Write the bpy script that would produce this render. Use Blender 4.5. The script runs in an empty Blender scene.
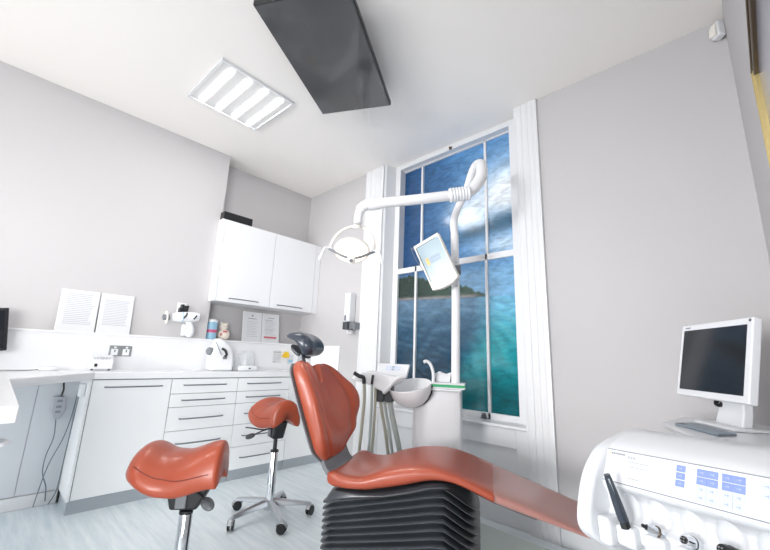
import bpy, bmesh, math, random
import numpy as np
from mathutils import Vector, Matrix
random.seed(4)
S = bpy.context.scene
COL = S.collection
R = math.radians
PI = math.pi

# ------------------------------------------------------------------ materials
def lin(c):
    out = []
    for v in c[:3]:
        v = v / 255.0
        out.append(v / 12.92 if v <= 0.04045 else ((v + 0.055) / 1.055) ** 2.4)
    return (*out, 1.0)

def mat(name, c, rough=0.5, metal=0.0, coat=0.0, noise=0.0, nscale=8.0, bump=0.0, bscale=200.0, emis=None, estr=0.0,
        alpha=1.0, trans=0.0, stretch=None, spec=None):
    m = bpy.data.materials.new(name)
    m.use_nodes = True
    nt = m.node_tree
    p = nt.nodes['Principled BSDF']
    p.inputs['Base Color'].default_value = lin(c)
    p.inputs['Roughness'].default_value = rough
    p.inputs['Metallic'].default_value = metal
    p.inputs['Coat Weight'].default_value = coat
    p.inputs['Coat Roughness'].default_value = 0.12
    p.inputs['Alpha'].default_value = alpha
    p.inputs['Transmission Weight'].default_value = trans
    if spec is not None:
        p.inputs['Specular IOR Level'].default_value = spec
    tc = nt.nodes.new('ShaderNodeTexCoord')
    mp = nt.nodes.new('ShaderNodeMapping')
    nt.links.new(tc.outputs['Object'], mp.inputs['Vector'])
    if stretch:
        mp.inputs['Scale'].default_value = stretch
    n = nt.nodes.new('ShaderNodeTexNoise')
    n.inputs['Scale'].default_value = nscale
    n.inputs['Detail'].default_value = 6
    nt.links.new(mp.outputs['Vector'], n.inputs['Vector'])
    mx = nt.nodes.new('ShaderNodeMixRGB')
    mx.blend_type = 'MIX'
    k = 1.0 - noise
    a = lin(c)
    mx.inputs['Color1'].default_value = a
    mx.inputs['Color2'].default_value = (a[0] * k, a[1] * k, a[2] * k, 1)
    nt.links.new(n.outputs['Fac'], mx.inputs['Fac'])
    nt.links.new(mx.outputs['Color'], p.inputs['Base Color'])
    if bump > 0:
        n2 = nt.nodes.new('ShaderNodeTexNoise')
        n2.inputs['Scale'].default_value = bscale
        nt.links.new(tc.outputs['Object'], n2.inputs['Vector'])
        b = nt.nodes.new('ShaderNodeBump')
        b.inputs['Strength'].default_value = bump
        b.inputs['Distance'].default_value = 0.002
        nt.links.new(n2.outputs['Fac'], b.inputs['Height'])
        nt.links.new(b.outputs['Normal'], p.inputs['Normal'])
    if emis is not None:
        p.inputs['Emission Color'].default_value = lin(emis)
        p.inputs['Emission Strength'].default_value = estr
    return m

M = {}
M['wall'] = mat('wall_paint', (195, 193, 194), 0.75, noise=0.02, nscale=3, bump=0.08, bscale=120)
M['ceil'] = mat('ceiling_paint', (254, 250, 246), 0.8, noise=0.015, nscale=2)
M['trim'] = mat('trim_gloss_paint', (225, 226, 228), 0.35, noise=0.01)
M['cab'] = mat('white_laminate', (249, 251, 252), 0.25, noise=0.01)
M['top'] = mat('white_worktop', (236, 237, 239), 0.22, noise=0.01)
M['panel'] = mat('white_wall_panel', (234, 235, 238), 0.35, noise=0.01)
M['gap'] = mat('dark_gap', (95, 98, 102), 0.6)
M['knee'] = mat('blue_grey_panel', (214, 218, 223), 0.5, noise=0.02)
M['plinth'] = mat('brushed_plinth', (178, 184, 190), 0.35, metal=0.35, noise=0.06, nscale=4, stretch=(1, 1, 30))
M['steel'] = mat('satin_steel', (190, 193, 197), 0.28, metal=0.9, noise=0.03)
M['handle'] = mat('handle_metal', (128, 132, 138), 0.3, metal=0.85)
M['keymark'] = mat('key_symbol', (176, 188, 240), 0.4)
M['chrome'] = mat('chrome', (225, 228, 232), 0.08, metal=1.0)
M['leather'] = mat('terracotta_upholstery', (170, 76, 50), 0.35, coat=0.2, noise=0.10, nscale=6, bump=0.25, bscale=420)
M['seam'] = mat('dark_terracotta_seam', (120, 48, 34), 0.6)
M['black'] = mat('black_plastic', (26, 27, 30), 0.38, noise=0.05)
M['rubber'] = mat('bellows_rubber', (66, 70, 75), 0.32, coat=0.2, noise=0.08, nscale=5)
M['grey'] = mat('grey_plastic', (118, 122, 127), 0.4, noise=0.03)
M['dgrey'] = mat('dark_grey_plastic', (72, 76, 80), 0.4, noise=0.03)
M['navy'] = mat('charcoal_blue_leatherette', (52, 60, 72), 0.3, coat=0.3, noise=0.08, nscale=6)
M['white'] = mat('white_plastic', (232, 234, 237), 0.3, noise=0.01)
M['unit'] = mat('unit_enamel', (238, 238, 240), 0.28, noise=0.01)
M['cream'] = mat('cream_plastic', (243, 238, 230), 0.3, noise=0.01)
M['screen'] = mat('dark_screen_glass', (30, 32, 38), 0.12, noise=0.05)
M['tvglass'] = mat('tv_glass', (70, 71, 74), 0.05, coat=0.6, noise=0.02)
M['paper'] = mat('paper', (216, 217, 220), 0.6)
M['ink'] = mat('pale_grey_print', (184, 187, 194), 0.7)
M['ink2'] = mat('grey_print', (140, 145, 155), 0.7)
M['red'] = mat('red_print', (190, 92, 100), 0.6)
M['blue'] = mat('blue_key', (128, 146, 226), 0.4, emis=(128, 146, 236), estr=0.25)
M['pblue'] = mat('pale_blue_key', (214, 224, 246), 0.4)
M['strip'] = mat('foil_strip', (240, 241, 246), 0.18)
M['cable'] = mat('grey_cable', (110, 122, 130), 0.5)
M['hose'] = mat('beige_hose', (178, 176, 160), 0.45, noise=0.04)
M['hose2'] = mat('grey_green_hose', (178, 188, 184), 0.45, noise=0.04)
M['green'] = mat('green_card', (38, 160, 100), 0.5)
M['yellow'] = mat('yellow_plastic', (240, 200, 40), 0.45)
M['lightblue'] = mat('light_blue_label', (150, 195, 220), 0.4)
M['pink'] = mat('pink_label', (205, 90, 130), 0.45)
M['plush'] = mat('cream_plush', (235, 226, 214), 0.9, noise=0.06, nscale=30)
M['gold'] = mat('gilt', (206, 186, 130), 0.32, metal=0.6, noise=0.12, nscale=20)
M['bronze'] = mat('dark_bronze', (98, 84, 70), 0.35, metal=0.6, noise=0.1, nscale=20)  # also stands for shade on the picture frame's gilt top rail
M['picglass'] = mat('picture_glass', (150, 152, 166), 0.15, noise=0.06, nscale=2)
M['clear'] = mat('clear_plastic', (240, 246, 248), 0.08, alpha=0.28)
M['sleeve'] = mat('clear_plastic_sleeve', (244, 226, 222), 0.22, alpha=0.24, coat=0.6, noise=0.1, nscale=7, bump=0.6, bscale=14)
M['socket'] = mat('brushed_nickel_plate', (150, 154, 156), 0.35, metal=0.5, noise=0.05)
M['tube'] = mat('glowing_tube', (255, 255, 255), 0.5, emis=(255, 253, 250), estr=28)
M['diff'] = mat('lamp_diffuser', (120, 121, 123), 0.6, emis=(255, 255, 255), estr=0.30)
M['dlamp'] = mat('lamp_glass', (255, 250, 240), 0.3, emis=(255, 236, 210), estr=1.1)
M['pscreen'] = mat('lit_patient_screen', (110, 124, 132), 0.25, emis=(190, 216, 228), estr=0.42)
M['orange'] = mat('orange_mark', (238, 176, 96), 0.4, emis=(238, 176, 96), estr=0.25)
M['slate'] = mat('slate_mark', (150, 166, 184), 0.4, emis=(120, 136, 170), estr=0.1)
M['keys'] = mat('grey_blue_mat', (140, 152, 164), 0.4, noise=0.05)
M['plate'] = mat('pale_green_grey_base', (196, 208, 202), 0.25, noise=0.06, nscale=3)

def floor_mat():
    m = bpy.data.materials.new('pale_blue_vinyl'); m.use_nodes = True
    nt = m.node_tree; p = nt.nodes['Principled BSDF']
    tc = nt.nodes.new('ShaderNodeTexCoord')
    mp = nt.nodes.new('ShaderNodeMapping'); mp.inputs['Scale'].default_value = (1.2, 14, 1)
    mp.inputs['Rotation'].default_value = (0, 0, R(-65))
    nt.links.new(tc.outputs['Object'], mp.inputs['Vector'])
    n = nt.nodes.new('ShaderNodeTexNoise'); n.inputs['Scale'].default_value = 2.2; n.inputs['Detail'].default_value = 8
    n.inputs['Roughness'].default_value = 0.65
    nt.links.new(mp.outputs['Vector'], n.inputs['Vector'])
    r = nt.nodes.new('ShaderNodeValToRGB')
    r.color_ramp.elements[0].position = 0.34; r.color_ramp.elements[0].color = lin((212, 224, 230))
    r.color_ramp.elements[1].position = 0.68; r.color_ramp.elements[1].color = lin((238, 245, 247))
    nt.links.new(n.outputs['Fac'], r.inputs['Fac'])
    nt.links.new(r.outputs['Color'], p.inputs['Base Color'])
    p.inputs['Roughness'].default_value = 0.38
    return m
M['floor'] = floor_mat()

# ------------------------------------------------------------------ mesh helpers
def B():
    return bmesh.new()

def box(bm, x0, x1, y0, y1, z0, z1, mi=0):
    vs = [bm.verts.new((x, y, z)) for x in (x0, x1) for y in (y0, y1) for z in (z0, z1)]
    for f in ((0, 1, 3, 2), (4, 6, 7, 5), (0, 4, 5, 1), (2, 3, 7, 6), (0, 2, 6, 4), (1, 5, 7, 3)):
        fc = bm.faces.new([vs[i] for i in f]); fc.material_index = mi
    return vs

def prism(bm, pts, z0, z1, axis='z', mi=0):
    """extrude a polygon: axis z -> pts (x,y); axis y -> pts (x,z); axis x -> pts (y,z)"""
    def P(a, b, c):
        return (a, b, c) if axis == 'z' else ((a, c, b) if axis == 'y' else (c, a, b))
    lo = [bm.verts.new(P(a, b, z0)) for a, b in pts]
    hi = [bm.verts.new(P(a, b, z1)) for a, b in pts]
    n = len(pts)
    fs = [bm.faces.new(lo), bm.faces.new(hi)]
    for i in range(n):
        fs.append(bm.faces.new((lo[i], lo[(i + 1) % n], hi[(i + 1) % n], hi[i])))
    for f in fs:
        f.material_index = mi

def loft(bm, rings, cap=True, mi=0, closed=True):
    vr = [[bm.verts.new(p) for p in r] for r in rings]
    n = len(vr[0])
    for a, b in zip(vr[:-1], vr[1:]):
        for i in range(n if closed else n - 1):
            j = (i + 1) % n
            f = bm.faces.new((a[i], a[j], b[j], b[i])); f.material_index = mi
    if cap:
        for r in (vr[0], vr[-1]):
            f = bm.faces.new(r); f.material_index = mi
    return vr

def smooth_path(pts, n=6):
    """Catmull-Rom through the points"""
    P = [Vector(p) for p in pts]
    P = [P[0] * 2 - P[1]] + P + [P[-1] * 2 - P[-2]]
    out = []
    for i in range(1, len(P) - 2):
        for k in range(n):
            t = k / n
            a, b, c, d = P[i - 1], P[i], P[i + 1], P[i + 2]
            out.append(0.5 * ((2 * b) + (c - a) * t + (2 * a - 5 * b + 4 * c - d) * t * t + (3 * b - a - 3 * c + d) * t ** 3))
    out.append(P[-2].copy())
    return out

def tube(bm, pts, r, seg=12, mi=0, flat=1.0, cap=True):
    P = [Vector(p) for p in pts]
    n = len(P)
    rr = r if isinstance(r, (list, tuple)) else [r] * n
    if len(rr) != n:
        rr = [rr[0] + (rr[-1] - rr[0]) * i / (n - 1) for i in range(n)]
    t0 = (P[1] - P[0]).normalized()
    up = Vector((0, 0, 1)) if abs(t0.z) < 0.9 else Vector((1, 0, 0))
    nx = t0.cross(up).normalized()
    rings = []
    for i in range(n):
        t = (P[min(i + 1, n - 1)] - P[max(i - 1, 0)]).normalized()
        nx = (nx - t * nx.dot(t)).normalized()
        ny = t.cross(nx)
        rings.append([P[i] + (nx * math.cos(a) + ny * math.sin(a) * flat) * rr[i] for a in [2 * PI * k / seg for k in range(seg)]])
    loft(bm, rings, cap, mi)

def lathe(bm, prof, c=(0, 0, 0), axis=(0, 0, 1), seg=28, mi=0, cap=True):
    A = Vector(axis).normalized()
    q = Vector((0, 0, 1)).rotation_difference(A)
    c = Vector(c)
    rings = []
    for r, z in prof:
        r = max(r, 1e-4)
        rings.append([c + q @ Vector((r * math.cos(2 * PI * k / seg), r * math.sin(2 * PI * k / seg), z)) for k in range(seg)])
    loft(bm, rings, cap, mi)

def cyl(bm, a, b, r, seg=20, mi=0):
    a = Vector(a); b = Vector(b)
    lathe(bm, [(r, 0), (r, (b - a).length)], a, b - a, seg, mi)

def sup(c, e):
    return math.copysign(abs(c) ** e, c)

def put(name, bm, mats, parent=None, F=None, bevel=0.0, sub=0, smooth=True, seg=2):
    bmesh.ops.recalc_face_normals(bm, faces=bm.faces[:])
    me = bpy.data.meshes.new(name)
    if F is not None:
        bm.transform(F)
    if parent is not None:
        bm.transform(WM[parent.name].inverted())
        wm = WM[parent.name].copy()
    else:
        xs = [v.co for v in bm.verts]
        o0 = Vector(((min(v.x for v in xs) + max(v.x for v in xs)) / 2, (min(v.y for v in xs) + max(v.y for v in xs)) / 2, min(v.z for v in xs)))
        wm = Matrix.Translation(o0)
        bm.transform(wm.inverted())
    if smooth:
        for f in bm.faces:
            f.smooth = True
    bm.to_mesh(me); bm.free()
    for m in (mats if isinstance(mats, (list, tuple)) else [mats]):
        me.materials.append(M[m] if isinstance(m, str) else m)
    if smooth:
        me.set_sharp_from_angle(angle=R(38))
    o = bpy.data.objects.new(name, me)
    COL.objects.link(o)
    if parent is not None:
        o.parent = parent
    else:
        o.matrix_world = wm
    WM[o.name] = wm
    if bevel > 0:
        b = o.modifiers.new('Bevel', 'BEVEL'); b.width = bevel; b.segments = seg; b.limit_method = 'ANGLE'; b.angle_limit = R(35)
        b.harden_normals = False
    if sub:
        s = o.modifiers.new('Sub', 'SUBSURF'); s.levels = sub; s.render_levels = sub
    return o
WM = {}

def tag(o, label, cat, group=None):
    o['label'] = label; o['category'] = cat
    if group:
        o['group'] = group
    return o

def thing(name, loc, label, cat, group=None, rz=0.0):
    o = bpy.data.objects.new(name, None); COL.objects.link(o)
    o.empty_display_size = 0.1
    o.location = loc; o.rotation_euler = (0, 0, rz)
    WM[o.name] = Matrix.Translation(Vector(loc)) @ Matrix.Rotation(rz, 4, 'Z')
    return tag(o, label, cat, group)

def struct(name, bm, mats, parent=None, **k):
    o = put(name, bm, mats, parent, **k)
    if parent is None:
        o['kind'] = 'structure'
    return o

def copy_tree(root, mw, label=None):
    def rec(o, par):
        c = o.copy(); COL.objects.link(c)
        if par is not None:
            c.parent = par
        for ch in [x for x in kids.get(o.name, [])]:
            rec(ch, c)
        return c
    kids = {}
    for o in list(COL.objects):
        if o.parent:
            kids.setdefault(o.parent.name, []).append(o)
    r = rec(root, None)
    r.matrix_world = mw
    if label:
        r['label'] = label
    return r

H = 3.155          # ceiling height
YW = 2.69          # window wall
XR = 4.15          # right wall
YB = -3.4          # rear wall

# ------------------------------------------------------------------ camera
cam = bpy.data.cameras.new('camera'); co = bpy.data.objects.new('camera', cam); COL.objects.link(co)
Mc = Matrix.Rotation(R(43.71462501), 3, 'Z') @ Matrix.Rotation(R(102.37182784), 3, 'X') @ Matrix.Rotation(R(2.12638004), 3, 'Z')
co.matrix_world = Matrix.Translation((4.0, 0, 1.1)) @ Mc.to_4x4()
cam.sensor_width = 36; cam.sensor_fit = 'HORIZONTAL'
cam.lens = 36 * 373.498 / 770
cam.clip_start = 0.02
S.camera = co

# ------------------------------------------------------------------ room shell
bm = B(); box(bm, -0.1, XR + 0.1, YB - 0.1, YW + 0.5, -0.1, 0); struct('floor', bm, 'floor', smooth=False)
bm = B(); box(bm, -0.1, XR + 0.1, YB - 0.1, YW + 0.5, H, H + 0.1); struct('ceiling', bm, 'ceil', smooth=False)
bm = B()
prism(bm, [(-0.1, YB - 0.1), (0.22, YB - 0.1), (0.22, 1.475), (0, 1.475), (0, YW), (-0.1, YW)], 0, H)
struct('wall_left', bm, 'wall', smooth=False)
bm = B(); box(bm, XR, XR + 0.1, -0.15, YW, 0, H); box(bm, XR, XR + 0.1, YB - 0.1, -3.15, 0, H)
box(bm, XR, XR + 0.1, -3.15, -0.15, 2.15, H); box(bm, XR, XR + 0.1, -3.15, -0.15, 0, 0.12)
struct('wall_right', bm, 'wall', smooth=False)
# unseen door frame added behind the camera so fill light can enter
bm = B()
for y in (-3.12, -1.65, -0.18):
    box(bm, XR + 0.02, XR + 0.07, y - 0.03, y + 0.03, 0.12, 2.15)
box(bm, XR + 0.02, XR + 0.07, -3.09, -0.21, 2.09, 2.15); box(bm, XR + 0.02, XR + 0.07, -3.09, -0.21, 0.12, 0.2)
struct('added_door_1', bm, 'trim', smooth=False)
# unseen rear wall, with a broad opening added to let fill light in
bm = B()
box(bm, 0.22, XR, YB - 0.1, YB, 0, 0.35); box(bm, 0.22, XR, YB - 0.1, YB, 2.05, H)
box(bm, 0.22, 0.9, YB - 0.1, YB, 0.35, 2.05); box(bm, 3.5, XR, YB - 0.1, YB, 0.35, 2.05)
struct('wall_rear', bm, 'wall', smooth=False)
# window wall
bm = B()
box(bm, -0.1, 1.37, YW, YW + 0.5, 0, H)
box(bm, 2.85, XR + 0.1, YW, YW + 0.5, 0, H)
struct('wall_window', bm, 'wall', smooth=False)

# architraves with flutes, running floor to ceiling
def fluted(x0, x1, y):
    w = x1 - x0
    pts = [(x0, y)]
    prof = [(0.0, .030), (.06, .034), (.09, .020), (.18, .020), (.20, .026), (.30, .026), (.32, .016), (.40, .016), (.42, .024), (.56, .024),
            (.58, .014), (.66, .014), (.68, .024), (.82, .024), (.84, .016), (.92, .016), (.94, .022), (1.0, .022)]
    pts += [(x0 + w * a, y - 0.024 - (b - 0.024) * 0.45) for a, b in prof]
    pts.append((x1, y))
    return pts
bm = B(); prism(bm, fluted(1.105, 1.372, YW), 0, H - 0.002); struct('trim_1', bm, 'trim', smooth=False)
bm = B(); prism(bm, [(2.848 + (3.035 - (x)) , y) for x, y in fluted(2.848, 3.035, YW)][::-1], 0, H - 0.002); struct('trim_2', bm, 'trim', smooth=False)
# left reveal (boxed shutter) and right reveal
bm = B(); prism(bm, [(1.372, YW), (1.385, YW - 0.012), (1.40, YW), (1.435, YW + 0.13), (1.435, YW + 0.3), (1.372, YW + 0.3)], 0.1, H)
struct('trim_3', bm, 'trim', smooth=False)
bm = B(); box(bm, 2.79, 2.85, YW + 0.13, YW + 0.3, 0, H); struct('trim_4', bm, 'trim', smooth=False)
# apron panel under the sill
bm = B()
box(bm, 1.372, 2.85, YW + 0.03, YW + 0.13, 0.0, 0.63)
box(bm, 1.372, 1.52, YW + 0.005, YW + 0.03, 0.0, 0.63); box(bm, 2.757, 2.85, YW + 0.005, YW + 0.03, 0.0, 0.63)
box(bm, 1.52, 2.757, YW + 0.005, YW + 0.03, 0.50, 0.63); box(bm, 1.52, 2.757, YW + 0.005, YW + 0.03, 0.0, 0.13)
struct('trim_5', bm, 'trim', smooth=False, bevel=0.004)
bm = B(); box(bm, 1.36, 2.86, YW - 0.018, YW + 0.2, 0.63, 0.655); struct('trim_6', bm, 'trim', bevel=0.008)
# skirtings
bm = B(); box(bm, 0.64, 1.105, YW - 0.018, YW, 0, 0.10); struct('baseboard_window', bm, 'trim', bevel=0.004)
bm = B(); box(bm, 3.035, XR, YW - 0.018, YW, 0, 0.10); struct('baseboard_window_right', bm, 'trim', bevel=0.004)
bm = B(); box(bm, XR - 0.018, XR, YB, YW - 0.018, 0, 0.10); struct('baseboard_right', bm, 'trim', bevel=0.004)

# ------------------------------------------------------------------ sash window with printed film
win = bpy.data.objects.new('window_1', None); COL.objects.link(win); win.location = (2.11, YW + 0.15, 0.655)
win['kind'] = 'structure'; WM[win.name] = Matrix.Translation(win.location)
GL, GR = 1.502, 2.742
bm = B()
box(bm, 1.435, GL, 2.80, 2.93, 0.655, H); box(bm, GR, 2.80, 2.80, 2.93, 0.655, H)
box(bm, GL, GR, 2.80, 2.93, 3.105, H); box(bm, GL, GR, 2.80, 2.93, 0.655, 0.66)
put('window_frame', bm, 'trim', win, bevel=0.003)

def smoothstep(a, b, x):
    t = np.clip((x - a) / (b - a), 0, 1); return t * t * (3 - 2 * t)

def film_colour(s, z):
    """printed seascape: s 0..1 across, z in metres"""
    s = np.asarray(s, float); z = np.asarray(z, float)
    def C(r, g, b):
        return np.array([r, g, b], float)[None, :] * np.ones((s.size, 1))
    def mixc(a, b, t):
        return a * (1 - t[:, None]) + b * t[:, None]
    wob = 0.5 + 0.5 * np.sin(s * 9 + z * 5 + 1.3 * np.sin(z * 7 - s * 4)) * np.cos(s * 5 - z * 3.1)
    # sky
    c = mixc(C(44, 84, 128), C(84, 136, 188), smoothstep(0.15, 0.85, s + 0.15 * wob))
    c = mixc(c, C(30, 66, 110), smoothstep(0.25, 0.0, s) * 0.55)
    c = mixc(c, C(104, 150, 196), smoothstep(0.35, 0.95, s) * np.exp(-((z - 2.62 - 0.25 * s) / 0.30) ** 2) * 0.75)
    cloud = np.exp(-(((s - 0.98) / 0.30) ** 2 + ((z - 2.55) / 0.27) ** 2))
    cloud += 0.55 * np.exp(-(((s - 0.60) / 0.16) ** 2 + ((z - 2.46) / 0.16) ** 2))
    c = mixc(c, C(236, 243, 250), np.clip(cloud * 1.15, 0, 1))
    band = np.exp(-((z - (2.16 + 0.12 * s)) / 0.075) ** 2) * smoothstep(0.25, 0.7, s)
    c = mixc(c, C(56, 92, 118), np.clip(band * 0.95, 0, 1))
    low = np.exp(-(((s - 0.95) / 0.28) ** 2 + ((z - 2.08) / 0.09) ** 2))
    c = mixc(c, C(205, 224, 240), np.clip(low, 0, 1) * 0.85)  # white glare low in the right pane, painted into the print
    # horizon haze in the lower sash
    t = smoothstep(2.0, 1.80, z)
    c = mixc(c, mixc(C(118, 152, 184), C(126, 176, 214), smoothstep(0.5, 1.0, s)), t)
    # hills
    ridge = np.interp(s, [0, .1, .2, .5, .62, .80], [1.885, 1.91, 1.87, 1.785, 1.74, 1.63]) + 0.008 * np.sin(s * 60) + 0.006 * np.sin(s * 131)
    hill = smoothstep(0.012, -0.012, z - ridge) * smoothstep(0.86, 0.76, s)
    c = mixc(c, mixc(C(38, 56, 50), C(64, 84, 76), smoothstep(0.1, 0.75, s + 0.2 * wob)), hill)
    # shore and sea
    sh = 1.675 - 0.05 * s
    shore = np.exp(-((z - sh) / 0.016) ** 2) * smoothstep(0.80, 0.66, s)
    c = mixc(c, C(150, 140, 142), np.clip(shore, 0, 1) * 0.9)
    sea = smoothstep(sh + 0.0, sh - 0.02, z)
    ww = np.sin(z * 70 + 9 * s + 4 * np.sin(s * 6 + z * 9)) * 0.5 + 0.5
    ww2 = np.sin(z * 31 - 16 * s + 3 * np.sin(s * 11)) * 0.5 + 0.5
    dep = np.clip((sh - z) / 1.03, 0, 1)
    sc = mixc(C(92, 122, 148), C(42, 78, 104), smoothstep(0.0, 0.35, dep))
    sc = mixc(sc, C(10, 40, 58), smoothstep(0.3, 0.9, dep))
    sc = mixc(sc, C(120, 156, 180), ww * ww2 * 0.42 * (1 - 0.8 * dep))
    # breaking wave on the right: turquoise face curving up
    edge = 0.80 - 0.30 * dep ** 1.2 + 0.05 * np.sin(dep * 6)
    wv = smoothstep(edge - 0.16, edge + 0.10, s)
    tq = mixc(C(112, 178, 214), C(26, 138, 150), smoothstep(0.02, 0.42, dep))
    tq = mixc(tq, C(8, 84, 92), smoothstep(0.45, 0.85, dep))
    ang = np.arctan2(z - 1.9, s - 0.35)
    rays = np.sin(ang * 60 + 3 * np.sin(z * 8)) * 0.5 + 0.5
    tq = mixc(tq, C(128, 205, 208), rays * 0.30 * smoothstep(0.9, 0.2, dep))
    sc = mixc(sc, tq, wv)
    c = mixc(c, sc, sea)
    return c

def film_mat():
    m = bpy.data.materials.new('printed_window_film'); m.use_nodes = True
    nt = m.node_tree; p = nt.nodes['Principled BSDF']
    at = nt.nodes.new('ShaderNodeAttribute'); at.attribute_name = 'print'
    tc = nt.nodes.new('ShaderNodeTexCoord')
    mp = nt.nodes.new('ShaderNodeMapping'); mp.inputs['Scale'].default_value = (1.0, 1.0, 2.4); mp.inputs['Rotation'].default_value = (0, R(24), 0)
    n = nt.nodes.new('ShaderNodeTexNoise'); n.inputs['Scale'].default_value = 9; n.inputs['Detail'].default_value = 10
    n.inputs['Roughness'].default_value = 0.62; n.inputs['Distortion'].default_value = 0.8
    nt.links.new(tc.outputs['Object'], mp.inputs['Vector']); nt.links.new(mp.outputs['Vector'], n.inputs['Vector'])
    mr = nt.nodes.new('ShaderNodeMapRange'); mr.inputs['From Min'].default_value = 0.3; mr.inputs['From Max'].default_value = 0.7
    mr.inputs['To Min'].default_value = 0.66; mr.inputs['To Max'].default_value = 1.34
    nt.links.new(n.outputs['Fac'], mr.inputs['Value'])
    mx = nt.nodes.new('ShaderNodeMixRGB'); mx.blend_type = 'MULTIPLY'; mx.inputs['Fac'].default_value = 1.0
    nt.links.new(at.outputs['Color'], mx.inputs['Color1']); nt.links.new(mr.outputs['Result'], mx.inputs['Color2'])
    md = nt.nodes.new('ShaderNodeMixRGB'); md.blend_type = 'MULTIPLY'; md.inputs['Fac'].default_value = 1.0; md.inputs['Color2'].default_value = (0.46, 0.46, 0.46, 1)
    nt.links.new(mx.outputs['Color'], md.inputs['Color1']); nt.links.new(md.outputs['Color'], p.inputs['Base Color'])
    nt.links.new(mx.outputs['Color'], p.inputs['Emission Color'])
    p.inputs['Emission Strength'].default_value = 0.44
    p.inputs['Roughness'].default_value = 0.12
    return m
M['film'] = film_mat()

def film(name, x0, x1, y, z0, z1, parent):
    nx = max(8, int((x1 - x0) / 0.008)); nz = int((z1 - z0) / 0.008)
    xs = np.linspace(x0, x1, nx + 1); zs = np.linspace(z0, z1, nz + 1)
    X, Z = np.meshgrid(xs, zs)
    bm = B()
    vs = [[bm.verts.new((xs[i], y, zs[j])) for i in range(nx + 1)] for j in range(nz + 1)]
    for j in range(nz):
        for i in range(nx):
            bm.faces.new((vs[j][i], vs[j][i + 1], vs[j + 1][i + 1], vs[j + 1][i]))
    o = put(name, bm, 'film', parent, smooth=False)
    cols = film_colour(((X - GL) / (GR - GL)).ravel(), Z.ravel()) / 255.0
    cl = np.where(cols <= 0.04045, cols / 12.92, ((cols + 0.055) / 1.055) ** 2.4)
    at = o.data.color_attributes.new('print', 'FLOAT_COLOR', 'POINT')
    buf = np.ones((len(o.data.vertices), 4)); buf[:, :3] = cl[:len(buf)]
    at.data.foreach_set('color', buf.ravel())
    sm = o.modifiers.new('Solid', 'SOLIDIFY'); sm.thickness = 0.004
    return o

def sash(name, y, z0, z1, b1, b2, rail_lo, rail_hi):
    bm = B()
    box(bm, GL, GR, y - 0.022, y + 0.022, z0, z0 + rail_lo)
    box(bm, GL, GR, y - 0.022, y + 0.022, z1 - rail_hi, z1)
    for b in (b1, b2):
        box(bm, b - 0.012, b + 0.012, y - 0.022, y + 0.018, z0, z1)
    s_ = put(name, bm, 'trim', win, bevel=0.003)
    film('picture_glass', GL, GR, y + 0.004, z0 + rail_lo, z1 - rail_hi, s_)
    return s_
sash('upper_sash', 2.885, 1.93, 3.105, 1.752, 2.478, 0.04, 0.012)
lower = sash('lower_sash', 2.825, 0.66, 1.99, 1.735, 2.498, 0.045, 0.055)
bm = B(); box(bm, 2.44, 2.47, 2.785, 2.803, 0.665, 0.70); box(bm, 2.447, 2.463, 2.765, 2.79, 0.675, 0.69); box(bm, 2.425, 2.485, 2.79, 2.803, 0.66, 0.668)
put('sash_lift', bm, 'grey', lower, bevel=0.003)
bm = B(); lathe(bm, [(0.0, 0), (.016, 0), (.018, .004), (.008, .01), (.012, .018), (.008, .026), (.0, .027)], (2.15, 2.80, 3.118), (0, -1, 0), 14)
put('sash_fastener', bm, 'bronze', win)

# unseen rear window, added to bring fill light into the room
w2 = bpy.data.objects.new('added_window_2', None); COL.objects.link(w2); w2.location = (2.2, YB - 0.05, 0.9)
w2['kind'] = 'structure'; WM[w2.name] = Matrix.Translation(w2.location)
bm = B()
for x in (0.92, 1.75, 2.62, 3.48):
    box(bm, x - 0.03, x + 0.03, YB - 0.08, YB - 0.02, 0.35, 2.05)
box(bm, 0.9, 3.5, YB - 0.08, YB - 0.02, 0.35, 0.41); box(bm, 0.9, 3.5, YB - 0.08, YB - 0.02, 1.99, 2.05)
put('window_frame', bm, 'trim', w2, bevel=0.003)

# ------------------------------------------------------------------ boxed ledge, splash panels
bm = B(); box(bm, 0.22, 0.268, YB, 1.475, 0.10, 1.19)
struct('trim_7', bm, 'panel', smooth=False)
bm = B(); box(bm, 0.0, 0.268, 1.475, YW, 0.10, 1.19); struct('trim_8', bm, 'panel', smooth=False)
bm = B(); prism(bm, [(0.22, YB), (0.28, YB), (0.28, YW), (0.0, YW), (0.0, 1.476), (0.22, 1.476)], 1.19, 1.206)
struct('trim_9', bm, 'top', bevel=0.003)
bm = B(); box(bm, 0.28, 0.79, YW - 0.012, YW, 0.10, 1.20); struct('trim_10', bm, 'cab', bevel=0.002)

# ------------------------------------------------------------------ base cabinets
def bow_handle(parent, y0, y1, z, x, bow=0.03):
    bm = B()
    ym = (y0 + y1) / 2
    pts = smooth_path([(x - 0.002, y0 + 0.008, z), (x + bow * 0.72, y0 + 0.03, z), (x + bow, ym, z), (x + bow * 0.72, y1 - 0.03, z), (x - 0.002, y1 - 0.008, z)], 5)
    tube(bm, pts, 0.0058, 8, flat=0.9)
    return put('handle', bm, 'handle', parent)

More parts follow.
